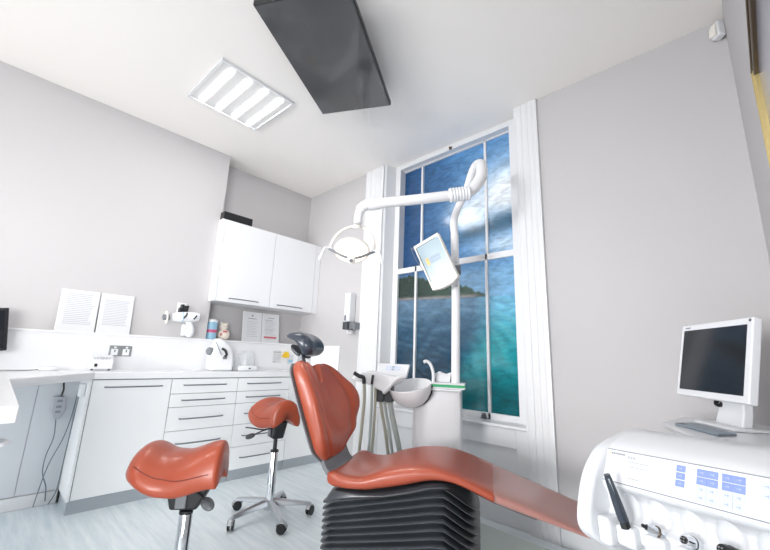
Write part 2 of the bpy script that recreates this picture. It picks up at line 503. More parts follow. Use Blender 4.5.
XF = 0.62
def carcass(name, y0, y1, label, cat='cabinet', end=False, group=None):
    t = thing(name, (0.45, (y0 + y1) / 2, 0), label, cat, group)
    bm = B(); box(bm, 0.28, XF - 0.02, y0 + 0.002, y1 - 0.002, 0.085, 0.869)
    put('body', bm, ['gap'], t)
    bm = B(); box(bm, 0.32, XF - 0.015, y0 + (0.004 if not end else -0.01), y1 - 0.002, 0.0, 0.083)
    put('plinth', bm, 'plinth', t)
    return t
GRP = 'base cabinets under the long white worktop'
t = carcass('base_cabinet', 0.585, 1.104, 'white base cabinet with one tall plain door, nearest the desk knee hole', 'cabinet', True, GRP)
bm = B(); box(bm, 0.28, XF + 0.001, 0.567, 0.583, 0.085, 0.869); put('side_panel', bm, 'cab', t)
bm = B(); box(bm, XF - 0.019, XF, 0.588, 1.101, 0.088, 0.864); d_ = put('door', bm, 'cab', t, bevel=0.0015); bow_handle(d_, 0.655, 1.045, 0.815, XF)
ZL = [(0.749, 0.864, 0.815), (0.645, 0.745, 0.696), (0.463, 0.641, 0.553), (0.275, 0.459, 0.365), (0.088, 0.271, 0.182)]
for (y0, y1, lab) in ((1.104, 1.657, 'white five-drawer cabinet beside the tall-door cabinet, behind the near saddle stool'),
                      (1.657, 2.205, 'white five-drawer cabinet behind the far saddle stool on five castors')):
    t = carcass('drawer_cabinet', y0, y1, lab, 'drawers', False, GRP)
    for z0, z1, zh in ZL:
        bm = B(); box(bm, XF - 0.019, XF, y0 + 0.0025, y1 - 0.0025, z0, z1)
        d_ = put('drawer', bm, 'cab', t, bevel=0.0015)
        bow_handle(d_, y0 + 0.085, y1 - 0.10, zh, XF)
t = carcass('base_cabinet', 2.205, 2.675, 'white base cabinet in the corner by the window wall, partly behind the chair back', 'cabinet', False, GRP)
bm = B(); box(bm, XF - 0.019, XF, 2.2075, 2.67, 0.088, 0.864); d_ = put('door', bm, 'cab', t, bevel=0.0015)
bow_handle(d_, 2.28, 2.60, 0.815, XF)

# worktop: long run, diagonal corner and the return towards the left
bm = B()
prism(bm, [(0.268, YB + 0.4), (2.42, YB + 0.4), (2.42, 0.110), (1.25, 0.130), (0.645, 0.585), (0.645, 2.676), (0.268, 2.676)], 0.871, 0.921)
tag(put('worktop', bm, 'top', bevel=0.004), 'continuous white worktop over the cabinets, turning the corner into a desk at the left', 'worktop')
# return cabinet at far left
t = thing('desk_pedestal', (1.94, -0.3, 0), 'white pedestal cabinet with loop handles below the near left end of the worktop', 'cabinet')
bm = B(); box(bm, 1.69, 2.33, -0.5, 0.055, 0.09, 0.869); put('body', bm, 'cab', t)
bm = B(); box(bm, 1.71, 2.31, -0.48, 0.02, 0.0, 0.09); put('plinth', bm, 'plinth', t)
for z0, z1 in ((0.70, 0.865), (0.515, 0.695), (0.305, 0.51), (0.095, 0.30)):
    bm = B(); box(bm, 1.692, 2.328, 0.056, 0.074, z0, z1); d_ = put('drawer', bm, 'cab', t, bevel=0.0015)
    bm = B(); zc = (z0 + z1) / 2 + 0.01
    tube(bm, smooth_path([(2.21, 0.073, zc), (2.22, 0.10, zc), (2.26, 0.112, zc), (2.30, 0.10, zc), (2.31, 0.073, zc)], 5), 0.007, 8, flat=0.9)
    put('handle', bm, 'white', d_)
# knee hole back panel
t = thing('desk_back_panel', (0.29, -0.1, 0), 'pale blue-grey back panel of the knee hole under the desk', 'panel')
bm = B(); box(bm, 0.27, 0.282, -0.6, 0.333, 0.085, 0.869); box(bm, 0.27, 0.282, 0.336, 0.565, 0.085, 0.869); put('panel', bm, 'knee', t)
bm = B(); box(bm, 0.27, 0.30, -0.6, 0.565, 0.0, 0.082); put('plinth', bm, 'trim', t, bevel=0.003)
bm = B(); box(bm, 0.55, 0.95, 0.02, 0.10, 0.845, 0.869)  # slim dark grey bar below the desk corner
tag(put('dark_bar', bm, 'dgrey', bevel=0.004), 'slim dark bar fixed under the desk corner', 'tray')

# ------------------------------------------------------------------ upper cabinet
t = thing('wall_cabinet', (0.16, 2.07, 1.575), 'white two-door wall cabinet in the alcove above the ledge', 'cabinet')
bm = B(); box(bm, 0.002, 0.30, 1.478, YW - 0.002, 1.578, 2.414); box(bm, 0.222, 0.318, 1.446, 1.478, 1.575, 2.414)
box(bm, 0.30, 0.317, 2.615, YW - 0.002, 1.575, 2.414)
put('body', bm, 'panel', t, bevel=0.002)
for y0, y1, h0, h1 in ((1.482, 2.053, 1.60, 1.93), (2.058, 2.612, 2.14, 2.48)):
    bm = B(); box(bm, 0.302, 0.32, y0, y1, 1.578, 2.413); d_ = put('door', bm, 'panel', t, bevel=0.002)
    bow_handle(d_, h0, h1, 1.615, 0.32, 0.026)
bm = B(); box(bm, 0.20, 0.31, 1.455, 1.765, 2.417, 2.50)
tag(put('black_box', bm, 'black', bevel=0.004), 'long black box lying on top of the wall cabinet', 'box')

# ------------------------------------------------------------------ things on ledge and worktop
def sheet(name, y0, y1, z0, z1, x0, x1, label, lines, group=None):
    """leaning framed page: foot at x0, top at x1 (leans back towards the wall)"""
    h = z1 - z0
    ang = math.atan2(x1 - x0, h)
    F = Matrix.Translation((x0, y0, z0)) @ Matrix.Rotation(ang, 4, 'Y')
    t = thing(name, ((x0), (y0 + y1) / 2, z0), label, 'notice', group)
    w = y1 - y0
    bm = B(); box(bm, -0.006, 0.0, 0, w, 0, h); put('holder', bm, 'white', t, F, bevel=0.001)
    bm = B(); box(bm, 0.0, 0.0012, 0.006, w - 0.006, 0.006, h - 0.006, 0)
    for (a, b, zz, th, mi) in lines:
        box(bm, 0.0012, 0.0018, a * w, b * w, zz * h - th / 2, zz * h + th / 2, mi)
    put('page', bm, ['paper', 'ink', 'ink2', 'red'], t, F)
    return t
rows = [(0.15, random.uniform(0.78, 0.88), 0.9 - i * 0.045, 0.005, 1) for i in range(17)]
rows2 = [(0.13, random.uniform(0.8, 0.88), 0.84 - i * 0.042, 0.005, 1) for i in range(16)]
sheet('framed_notice', 0.350, 0.592, 1.207, 1.53, 0.262, 0.228, 'white framed printed sheet leaning on the ledge, left one of the pair', rows, None)
sheet('framed_notice', 0.602, 0.832, 1.207, 1.53, 0.262, 0.228, 'white framed printed sheet leaning on the ledge, right one of the pair', rows2, None)
c1 = [(0.46, 0.54, 0.88, 0.02, 2), (0.28, 0.72, 0.78, 0.007, 2)] + [(0.2 + 0.05 * (i % 2), 0.8 - 0.05 * (i % 3), 0.68 - 0.055 * i, 0.004, 1) for i in range(10)]
c2 = [(0.32, 0.7, 0.86, 0.007, 2)] + [(0.17, 0.6 + 0.25 * ((i * 7) % 5) / 5, 0.78 - 0.042 * i, 0.005, 2 if i in (0, 8) else 1) for i in range(13)] + [(0.12, 0.85, 0.185, 0.02, 3), (0.2, 0.8, 0.12, 0.004, 1)]
sheet('certificate', 1.893, 2.115, 1.207, 1.535, 0.11, 0.07, 'certificate with a small crest standing in the alcove under the wall cabinet', c1)
sheet('certificate', 2.123, 2.338, 1.207, 1.535, 0.11, 0.07, 'certificate with a red band near its foot standing in the alcove', c2)

# wipes tub, plush
t = thing('wipes_tub', (0.15, 1.545, 1.207), 'blue and pink tub of wipes on the alcove ledge below the wall cabinet', 'tub')
bm = B(); lathe(bm, [(0.0, 0), (.05, 0), (.052, .01), (.052, .07), (.052, .10), (.052, .17), (.0, .17)], (0.15, 1.545, 1.207), mi=0)
put('body', bm, 'lightblue', t)
bm = B(); lathe(bm, [(.0530, 0.068), (.0535, .07), (.0535, .095), (.0530, .097)], (0.15, 1.545, 1.207)); put('label_band', bm, 'pink', t)
bm = B(); lathe(bm, [(0, .17), (.055, .17), (.056, .195), (.035, .205), (0, .205)], (0.15, 1.545, 1.207)); put('lid', bm, 'white', t)
t = thing('plush_toy', (0.14, 1.665, 1.207), 'small rounded cream soft toy with red marks beside the wipes tub', 'soft toy')
bm = B(); lathe(bm, [(0, 0), (.045, .005), (.06, .04), (.055, .085), (.035, .105), (.0, .108)], (0.14, 1.68, 1.207)); put('body', bm, 'plush', t, sub=1)
bm = B(); lathe(bm, [(0, 0), (.03, .01), (.043, .04), (.036, .07), (.0, .085)], (0.14, 1.67, 1.30)); put('head', bm, 'plush', t, sub=1)
for a in (-1, 1):
    bm = B(); lathe(bm, [(0, 0), (.014, .006), (.012, .02), (0, .026)], (0.14, 1.67 + a * 0.03, 1.365)); put('ear', bm, 'plush', t)
    bm = B(); lathe(bm, [(0, 0), (.004, .001), (0, .003)], (0.180, 1.67 + a * 0.014, 1.345), (1, 0, 0), 8); put('eye', bm, 'black', t)
bm = B(); box(bm, 0.188, 0.202, 1.645, 1.69, 1.285, 1.30); box(bm, 0.19, 0.20, 1.62, 1.635, 1.25, 1.275); put('ribbon', bm, 'red', t, bevel=0.004)

# camera-like x-ray head on its wall bracket
t = thing('xray_head', (0.31, 1.2, 1.207), 'white wall-mounted x-ray head with black slots and round cone above the ledge', 'x-ray head')
bm = B(); box(bm, 0.222, 0.245, 1.24, 1.32, 1.22, 1.33); put('wall_bracket', bm, 'white', t, bevel=0.015, seg=3)
bm = B(); tube(bm, smooth_path([(0.235, 1.28, 1.275), (0.31, 1.29, 1.235), (0.36, 1.28, 1.28), (0.35, 1.25, 1.36)], 6), 0.027, 16); put('arm', bm, 'white', t)
ax = Vector((0.05, 0.96, 0.10)).normalized()
bm = B(); lathe(bm, [(0, 0), (.028, 0), (.038, .012), (.044, .05), (.047, .13), (.044, .20), (.035, .225), (0, .23)], (0.36, 1.105, 1.375), ax, 24); put('head', bm, 'white', t)
bm = B(); lathe(bm, [(.0465, 0), (.0478, 0.0), (.0478, .005), (.0465, .005)], (0.365, 1.185, 1.3835), ax, 24); put('seam_ring', bm, 'lightblue', t)
bm = B(); lathe(bm, [(0, 0), (.056, 0), (.058, .003), (.056, .006), (0, .006)], (0.357, 1.060, 1.371), ax, 28); put('flange', bm, 'cream', t)
bm = B(); lathe(bm, [(0, 0), (.022, 0), (.026, .01), (.026, .05), (.0, .05)], (0.355, 1.035, 1.368), ax, 20); put('cone', bm, 'grey', t)
for yy in (1.20, 1.285):
    bm = B(); tube(bm, smooth_path([(0.392, yy + 0.018, 1.420), (0.410, yy + 0.006, 1.397), (0.406, yy - 0.012, 1.370)], 4), [0.008, 0.011, 0.008], 8); put('slot', bm, 'black', t)
bm = B(); box(bm, 0.31, 0.36, 1.16, 1.235, 1.428, 1.468); box(bm, 0.315, 0.355, 1.175, 1.20, 1.465, 1.500); box(bm, 0.315, 0.355, 1.21, 1.24, 1.465, 1.492)
put('clamp', bm, 'black', t, bevel=0.005)
bm = B(); box(bm, 0.295, 0.318, 1.155, 1.235, 1.40, 1.515); put('knob_plate', bm, 'white', t, bevel=0.006)

# sockets
t = thing('wall_socket', (0.27, 0.79, 1.03), 'double wall socket with a metal plate behind the small white charger', 'socket')
bm = B(); box(bm, 0.2685, 0.276, 0.712, 0.868, 1.028, 1.112); put('plate', bm, 'socket', t, bevel=0.003)
for y in (0.75, 0.83):
    bm = B(); box(bm, 0.276, 0.279, y - 0.025, y + 0.022, 1.035, 1.085); box(bm, 0.279, 0.281, y - 0.004, y + 0.004, 1.06, 1.078, 1); put('socket_outlet', bm, ['white', 'dgrey'], t, bevel=0.001)
    bm = B(); box(bm, 0.276, 0.280, y - 0.008, y + 0.008, 1.090, 1.104); put('switch', bm, 'white', t)
t = thing('charger', (0.34, 0.70, 0.922), 'small white wedge charger box standing on the worktop under the socket', 'charger')
F = Matrix.Translation((0.37, 0.585, 0.9215)) @ Matrix.Rotation(R(-6), 4, 'Z')
bm = B(); prism(bm, [(-0.05, 0.012), (0.05, 0.012), (0.035, 0.075), (-0.03, 0.115), (-0.05, 0.115)], 0.0, 0.145, axis='y'); put('housing', bm, 'white', t, F, bevel=0.005)
bm = B()
for k in range(6):
    box(bm, -0.005, 0.026, 0.022 + k * 0.019, 0.030 + k * 0.019, 0.086, 0.100)
put('vents', bm, 'ink', t, F)
bm = B(); box(bm, 0.044, 0.050, 0.03, 0.048, 0.028, 0.05); put('button', bm, 'black', t, F)
for yy in (0.02, 0.125):
    bm = B(); cyl(bm, (0.03, yy, 0), (0.03, yy, 0.013), 0.008, 10); put('foot', bm, 'dgrey', t, F)
# mouse with cable
t = thing('computer_mouse', (0.34, 0.44, 0.9215), 'white computer mouse lying on the desk left of the charger', 'mouse')
bm = B(); lathe(bm, [(0, 0), (.036, 0), (.044, .008), (.038, .022), (.018, .030), (0, .031)], (0, 0, 0)); put('shell', bm, 'white', t, Matrix.Translation((0.44, 0.352, 0.9218)) @ Matrix.Diagonal((0.8, 1.35, 1, 1)))
bm = B(); tube(bm, smooth_path([(0.45, 0.30, 0.93), (0.47, 0.24, 0.9245), (0.50, 0.16, 0.9245), (0.60, 0.02, 0.9245), (0.62, -0.10, 0.9245)], 6), 0.0025, 6); put('cable', bm, 'dgrey', t)

# mixer machine
t = thing('mixing_machine', (0.42, 1.55, 0.922), 'white rounded mixing machine with a grey side knob on the worktop', 'mixer')
F = Matrix.Translation((0.47, 1.44, 0.9225)) @ Matrix.Rotation(R(-8), 4, 'Z')
bm = B()
prism(bm, [(0, 0), (0.2, 0), (0.205, 0.10), (0.185, 0.18), (0.145, 0.235), (0.075, 0.29), (0.03, 0.29), (0.02, 0.20), (0.0, 0.12)], -0.13, 0.03, axis='x')
put('housing', bm, 'white', t, F, bevel=0.02, seg=4)
bm = B(); lathe(bm, [(0, 0), (.033, 0), (.036, .01), (.034, .03), (.026, .038), (0, .038)], (-0.03, 0.01, 0.17), (0.55, -0.83, 0.05), 22); put('knob', bm, 'grey', t, F)
bm = B(); tube(bm, smooth_path([(0.032, 0.085, 0.20), (0.05, 0.11, 0.18), (0.05, 0.125, 0.15), (0.034, 0.12, 0.13)], 6), 0.011, 10); put('handle', bm, 'black', t, F)
bm = B(); box(bm, 0.03, 0.04, 0.10, 0.135, 0.105, 0.13); put('display', bm, 'grey', t, F, bevel=0.003)
bm = B(); tube(bm, [(0.033, 0.025, 0.255), (0.034, 0.085, 0.14)], 0.0035, 6); put('seam', bm, 'ink2', t, F)
# dome appliance
t = thing('domed_mixer', (0.42, 1.82, 0.922), 'low white appliance with a clear round dome beside the mixing machine', 'appliance')
bm = B(); prism(bm, [(0.30, 1.70), (0.50, 1.70), (0.52, 1.74), (0.50, 1.90), (0.46, 1.92), (0.30, 1.92)], 0.9225, 0.968); put('base', bm, 'white', t, bevel=0.010, seg=3)
bm = B(); lathe(bm, [(.086, 0), (.090, .02), (.088, .06), (.075, .11), (.045, .145), (.0, .155)], (0.405, 1.81, 0.966), (0, 0, 1), 30, cap=False); put('dome', bm, 'clear', t)
bm = B(); lathe(bm, [(0, 0), (.03, 0), (.022, .05), (.03, .08), (.0, .085)], (0.405, 1.81, 0.969), (0, 0, 1), 20); put('cup_holder', bm, 'white', t)
bm = B(); box(bm, 0.510, 0.515, 1.80, 1.82, 0.94, 0.95); put('switch', bm, 'black', t)

# stickers on the splash panel
bm = B(); box(bm, 0.2685, 0.2705, 2.190, 2.290, 0.995, 1.125, 0); box(bm, 0.2705, 0.2712, 2.195, 2.285, 1.100, 1.115, 1); box(bm, 0.2705, 0.2712, 2.195, 2.235, 1.00, 1.012, 1)
for k in range(5):
    box(bm, 0.2705, 0.2712, 2.2, 2.28, 1.025 + k * 0.014, 1.029 + k * 0.014, 2)
tag(put('notice_sticker', bm, ['paper', 'hose2', 'ink'], smooth=False), 'small white and green notice stuck on the splash panel', 'sticker')
bm = B(); lathe(bm, [(0, 0), (.030, 0), (.034, .01), (.030, .028), (.0, .030)], (0.2685, 2.345, 1.085), (1, 0, 0), 20); box(bm, 0.2685, 0.29, 2.30, 2.38, 1.055, 1.075)
tag(put('yellow_holder', bm, 'yellow'), 'round yellow holder on the splash panel next to the notice', 'holder')
bm = B(); box(bm, 0.2685, 0.2705, 2.375, 2.45, 0.975, 1.085, 0); box(bm, 0.2705, 0.2712, 2.385, 2.44, 1.0, 1.03, 1)
tag(put('blue_sticker', bm, ['paper', 'lightblue'], smooth=False), 'white and pale blue sticker right of the yellow holder', 'sticker')

# soap dispenser on window wall
t = thing('soap_dispenser', (0.97, YW - 0.04, 1.36), 'white lever soap dispenser with grey lever on the wall left of the window', 'dispenser')
bm = B(); box(bm, 0.925, 1.012, YW - 0.09, YW - 0.002, 1.45, 1.76); put('bottle_case', bm, 'white', t, bevel=0.010, seg=3)
bm = B(); box(bm, 0.955, 1.03, YW - 0.125, YW - 0.03, 1.365, 1.445); put('pump', bm, 'dgrey', t, bevel=0.004)
bm = B(); box(bm, 1.03, 1.12, YW - 0.10, YW - 0.002, 1.37, 1.44); box(bm, 1.10, 1.12, YW - 0.10, YW - 0.08, 1.34, 1.38); put('lever', bm, 'grey', t, bevel=0.006)
bm = B(); tube(bm, smooth_path([(0.99, YW - 0.07, 1.37), (1.0, YW - 0.08, 1.34), (1.04, YW - 0.09, 1.33)], 4), 0.012, 10); put('spout', bm, 'white', t)
bm = B(); box(bm, 0.945, 0.965, YW - 0.10, YW - 0.09, 1.46, 1.52); put('window_slot', bm, 'grey', t, bevel=0.003)

# power strip + cables under the desk
t = thing('extension_block', (0.29, 0.465, 0.58), 'grey power block with cable hanging under the desk', 'extension block')
bm = B(); prism(bm, [(0.425, 0.735), (0.500, 0.725), (0.512, 0.64), (0.485, 0.575), (0.455, 0.57), (0.428, 0.63)], 0.283, 0.315, axis='x'); put('housing', bm, 'ink', t, bevel=0.006)
for zz in (0.70, 0.66, 0.625):
    bm = B(); box(bm, 0.315, 0.318, 0.452, 0.482, zz - 0.008, zz + 0.008); put('outlet', bm, 'ink2', t)
bm = B(); tube(bm, smooth_path([(0.30, 0.47, 0.735), (0.305, 0.475, 0.78), (0.30, 0.47, 0.82), (0.30, 0.47, 0.869)], 5), 0.006, 8); put('plug_lead', bm, 'black', t)
bm = B(); tube(bm, smooth_path([(0.30, 0.467, 0.575), (0.31, 0.475, 0.45), (0.30, 0.455, 0.33), (0.31, 0.455, 0.22), (0.31, 0.49, 0.12), (0.315, 0.50, 0.03)], 6), 0.0035, 6); put('cable', bm, 'cable', t)
for i, pts in enumerate(([(0.36, 0.556, 0.80), (0.34, 0.550, 0.62), (0.325, 0.53, 0.45), (0.33, 0.475, 0.27), (0.33, 0.45, 0.10), (0.335, 0.44, 0.012)],
                         [(0.40, 0.558, 0.78), (0.37, 0.556, 0.5), (0.34, 0.555, 0.3), (0.33, 0.55, 0.10), (0.33, 0.52, 0.01)])):
    bm = B(); tube(bm, smooth_path(pts, 6), 0.0035, 6)
    tag(put('cable', bm, 'cable'), ('thin grey cable crossing the knee hole panel under the desk', 'thin grey cable hanging straight down the cabinet side under the desk')[i], 'cable')
bm = B(); box(bm, 0.47, 0.56, 0.535, 0.565, 0.745, 0.835)
tag(put('junction_box', bm, 'white', bevel=0.006), 'small white junction box on the cabinet side in the knee hole', 'socket')

# left monitor
t = thing('desk_monitor', (0.42, -0.12, 0.922), 'black desk monitor cut off by the left edge of the photo', 'monitor')
F = Matrix.Translation((0.42, -0.122, 0.9225)) @ Matrix.Rotation(R(8), 4, 'Z')
FTi = F @ Matrix.Translation((0, 0, 0.14)) @ Matrix.Rotation(R(8), 4, 'X') @ Matrix.Translation((0, 0, -0.14))
bm = B(); box(bm, -0.02, 0.025, -0.24, 0.24, 0.095, 0.380); put('bezel', bm, 'black', t, FTi, bevel=0.006)
bm = B(); box(bm, 0.025, 0.027, -0.22, 0.22, 0.115, 0.360); put('screen', bm, 'screen', t, FTi)
bm = B(); box(bm, -0.02, 0.01, -0.03, 0.03, 0.01, 0.14); box(bm, -0.09, 0.10, -0.11, 0.11, 0.0, 0.012); put('stand', bm, 'black', t, F, bevel=0.004)

# ------------------------------------------------------------------ ceiling
t = thing('ceiling_light', (1.225, 1.108, H - 0.02), 'square recessed ceiling light with four glowing tubes', 'ceiling light')
F = Matrix.Translation((1.218, 1.108, 0)) @ Matrix.Rotation(R(2), 4, 'Z')
def ceil_light(t, F):
    bm = B()
    box(bm, -0.31, 0.31, -0.31, -0.292, H - 0.022, H - 0.001); box(bm, -0.31, 0.31, 0.292, 0.31, H - 0.022, H - 0.001)
    box(bm, -0.31, -0.292, -0.292, 0.292, H - 0.022, H - 0.001); box(bm, 0.292, 0.31, -0.292, 0.292, H - 0.022, H - 0.001)
    put('frame', bm, 'trim', t, F, bevel=0.002)
    bm = B(); box(bm, -0.292, 0.292, -0.292, 0.292, H - 0.016, H - 0.002); put('diffuser', bm, 'diff', t, F)
    for k in range(4):
        y = -0.21 + 0.14 * k
        bm = B(); tube(bm, [(-0.26, y, H - 0.020), (0.26, y, H - 0.020)], 0.021, 10, flat=0.35); put('tube', bm, 'tube', t, F)
ceil_light(t, F)
# unseen glowing panels added behind the camera as fill light
for i, (x, y) in enumerate(((2.9, -2.2), (2.9, -0.75))):
    t2 = thing('ceiling_light', (x, y, H - 0.02), ('added square ceiling fill light behind the camera, by the added rear window', 'added square ceiling fill light just behind the camera')[i], 'ceiling light')
    ceil_light(t2, Matrix.Translation((x, y, 0)))

t = thing('ceiling_television', (2.237, 1.266, 3.0), 'black flat television mounted face down on the ceiling', 'television')
F = Matrix.Translation((2.237, 1.266, 3.0)) @ Matrix.Rotation(R(29.3), 4, 'Z')
bm = B(); box(bm, -0.2835, 0.2835, -0.4915, 0.4915, 0, 0.035); put('bezel', bm, 'black', t, F, bevel=0.003)
bm = B(); box(bm, -0.275, 0.275, -0.483, 0.483, -0.0015, 0.001); put('screen', bm, 'tvglass', t, F)
bm = B(); prism(bm, [(-0.25, 0.035), (0.25, 0.035), (0.18, 0.07), (-0.18, 0.07)], -0.40, 0.40, axis='y'); put('rear_casing', bm, 'dgrey', t, F, bevel=0.004)
for k, y in enumerate((-0.33, -0.2, -0.05, 0.10, 0.24)):
    bm = B(); box(bm, 0.245, 0.277, y, y + 0.06, 0.036, 0.05); put('vent_block', bm, 'dgrey', t, F)
bm = B(); box(bm, -0.14, 0.14, -0.15, 0.15, 0.07, 0.154); put('ceiling_bracket', bm, 'dgrey', t, F)

t = thing('motion_sensor', (4.09, 2.63, 3.0), 'small white motion sensor in the upper corner by the right wall', 'sensor')
F = Matrix.Translation((4.118, 2.658, 3.01)) @ Matrix.Rotation(R(45), 4, 'Z') @ Matrix.Diagonal((0.78, 0.78, 0.8, 1))
bm = B(); box(bm, -0.035, 0.03, -0.035, 0.035, 0, 0.125); put('housing', bm, 'white', t, F, bevel=0.012, seg=3)
bm = B(); prism(bm, [(-0.058, 0.012), (-0.034, 0.006), (-0.034, 0.118), (-0.052, 0.075)], -0.026, 0.026, axis='y'); put('lens', bm, 'cream', t, F, bevel=0.005)

# ------------------------------------------------------------------ chair frame
TH = R(28)
FC = Matrix.Rotation(TH, 4, 'Z')
def W(u, v, z=0):
    return FC @ Vector((u, v, z))

chair = thing('dental_chair', W(3.1, 0.27, 0), 'terracotta reclined dental chair on a black ribbed bellows base', 'dental chair', None, TH)
# seat cushion
def interp(tab, x):
    for (a, b), (c, d) in zip(tab[:-1], tab[1:]):
        if x <= c:
            t = (x - a) / (c - a); t = max(0, min(1, t)); return b + (d - b) * t
    return tab[-1][1]
def ss(tab, x):
    # smooth interpolation using numpy cubic-ish (average of neighbours)
    return (interp(tab, x - 0.02) + interp(tab, x) * 2 + interp(tab, x + 0.02)) / 4
ZB = [(2.68, .462), (2.76, .452), (2.83, .447), (2.94, .454), (3.04, .474), (3.14, .499), (3.22, .526), (3.30, .540), (3.36, .535), (3.42, .518), (3.53, .476), (3.68, .438), (3.87, .396), (4.02, .362)]
ZT = [(2.68, .528), (2.74, .530), (2.83, .528), (2.92, .533), (3.03, .576), (3.156, .604), (3.28, .610), (3.40, .586), (3.538, .540), (3.78, .462), (3.95, .405), (4.02, .385)]
def seat_ring(u, hw, sc=1.0, du=0.0, dish=0.0, vc=0.27, n=40, lift=0.0):
    zb, zt = ss(ZB, u), ss(ZT, u)
    zc, h = (zb + zt) / 2, (zt - zb) / 2 * sc
    r = []
    for k in range(n):
        a = 2 * PI * k / n
        x = sup(math.cos(a), 0.36); y = sup(math.sin(a), 0.75)
        vv = vc + hw * x
        z = zc + h * y
        z += 0.022 * math.exp(-((u - 2.76) / 0.05) ** 2) * max(0.0, (abs(x) - 0.55) / 0.45) ** 1.5 * (1 if y > 0 else 0)
        if y > 0:
            z -= dish * (1 - abs(x) ** 2.2) * min(1, y * 1.5)
        r.append((u + du, vv, z + lift))
    return r
bm = B()
rings = []
U0, U1 = 2.715, 3.56
NS = 34
for i in range(NS + 1):
    u = U0 + (U1 - U0) * i / NS
    e0 = min(1, (u - U0) / 0.05); sc = math.sqrt(max(0.02, 1 - (1 - e0) ** 2)) if e0 < 1 else 1
    hw = 0.262 - 0.045 * (1 - sc)
    dish = 0.022 * math.exp(-((u - 2.87) / 0.12) ** 2) + 0.004
    rings.append(seat_ring(u, hw, 0.15 + 0.85 * sc, dish=dish))
loft(bm, rings)
put('seat_cushion', bm, 'leather', chair, FC, sub=1)
# leg rest
bm = B(); rings = []
for i in range(19):
    u = 3.50 + (4.03 - 3.50) * i / 18
    e1 = min(1, (4.03 - u) / 0.04); sc = math.sqrt(max(0.02, 1 - (1 - e1) ** 2)) if e1 < 1 else 1
    rings.append(seat_ring(u, 0.255 - 0.03 * (u - 3.537) / 0.5, 0.15 + 0.85 * sc, dish=0.004))
loft(bm, rings); put('leg_rest', bm, 'leather', chair, FC, sub=1)
# clear protective sleeve round the leg rest
bm = B(); rings = []
for i in range(14):
    u = 3.535 + (3.985 - 3.535) * i / 13
    k = 1.012
    rr = seat_ring(u, (0.255 - 0.03 * (u - 3.537) / 0.5) + 0.004, 1.10 + 0.02 * math.sin(i * 2.1), dish=0.002)
    rings.append(rr)
loft(bm, rings, cap=False); slv = put('plastic_sleeve', bm, 'sleeve', chair, FC)
# black underpan below leg rest and seat
bm = B()
rings = []
for i in range(16):
    u = 2.80 + (3.72 - 2.80) * i / 15
    zb = ss(ZB, u)
    w = 0.17
    rings.append([(u, 0.27 - w, zb - 0.016), (u, 0.27 + w, zb - 0.016), (u, 0.27 + w + 0.02, zb + 0.006), (u, 0.27 - w - 0.02, zb + 0.006)])
loft(bm, rings); put('seat_pan', bm, 'black', chair, FC, bevel=0.003)
# bellows
def bell_ring(top, k, grow):
    """outline in (u,v), z tilted with the fold index"""
    pts = []
    out = [(2.75, 0.052), (3.25, 0.045), (3.36, 0.075), (3.435, 0.16), (3.455, 0.27), (3.43, 0.40), (3.34, 0.48), (3.2, 0.50), (2.80, 0.50), (2.725, 0.47), (2.705, 0.27), (2.712, 0.085)]
    cu, cv = 3.09, 0.275
    P = smooth_path([(a, b, 0) for a, b in out] + [(out[0][0], out[0][1], 0)], 4)[:-1]
    for p in P:
        d = Vector((p.x - cu, p.y - cv, 0)); L = d.length
        q = Vector((p.x, p.y, 0)) + d.normalized() * grow
        z = 0.385 * (1 - top) + 0.0 * top + 0.24 * (1 - 0.5 * top) * (min(q.x, 3.33) - 2.72) - 0.15 * (max(0.0, q.x - 3.30) / 0.18) ** 1.2
        z = max(0.03 + 0.02 * (1 - top), min(z, ss(ZB, min(q.x, 3.50)) - 0.030 - 0.05 * top))
        pts.append((q.x, q.y, z))
    return pts
bm = B(); rings = []
# cap part between first fold and the seat pan
def cap_ring(f, grow):
    r = bell_ring(0.0, 0, grow)
    out = []
    for (a, b, c) in r:
        zt_ = ss(ZB, max(2.76, min(3.45, a))) - 0.012
        out.append((a + (3.09 - a) * 0.06 * f, b, c * (1 - f) + zt_ * f))
    return out
rings.append(cap_ring(1.0, -0.03)); rings.append(cap_ring(0.85, -0.012)); rings.append(cap_ring(0.3, 0.0))
NF = 13
for i in range(NF):
    t0 = i / NF
    for f_, g_ in ((0.0, 0.0), (0.08, 0.010), (0.20, 0.015), (0.34, 0.013), (0.44, 0.002), (0.52, -0.028), (0.76, -0.036), (0.92, -0.024)):
        rings.append(bell_ring(t0 + f_ / NF, 0, g_))
rings.append(bell_ring(1.0, 0, 0.0))
loft(bm, rings); put('bellows', bm, 'rubber', chair, FC)
bm = B(); prism(bm, [(2.78, 0.12), (3.45, 0.10), (3.60, 0.15), (3.60, 0.35), (3.95, 0.55), (3.9, 0.72), (3.46, 0.98), (3.3, 1.02), (2.95, 1.02), (2.9, 0.72), (2.78, 0.55)], 0.001, 0.05)
put('base_plate', bm, 'plate', chair, FC, bevel=0.015, seg=3)

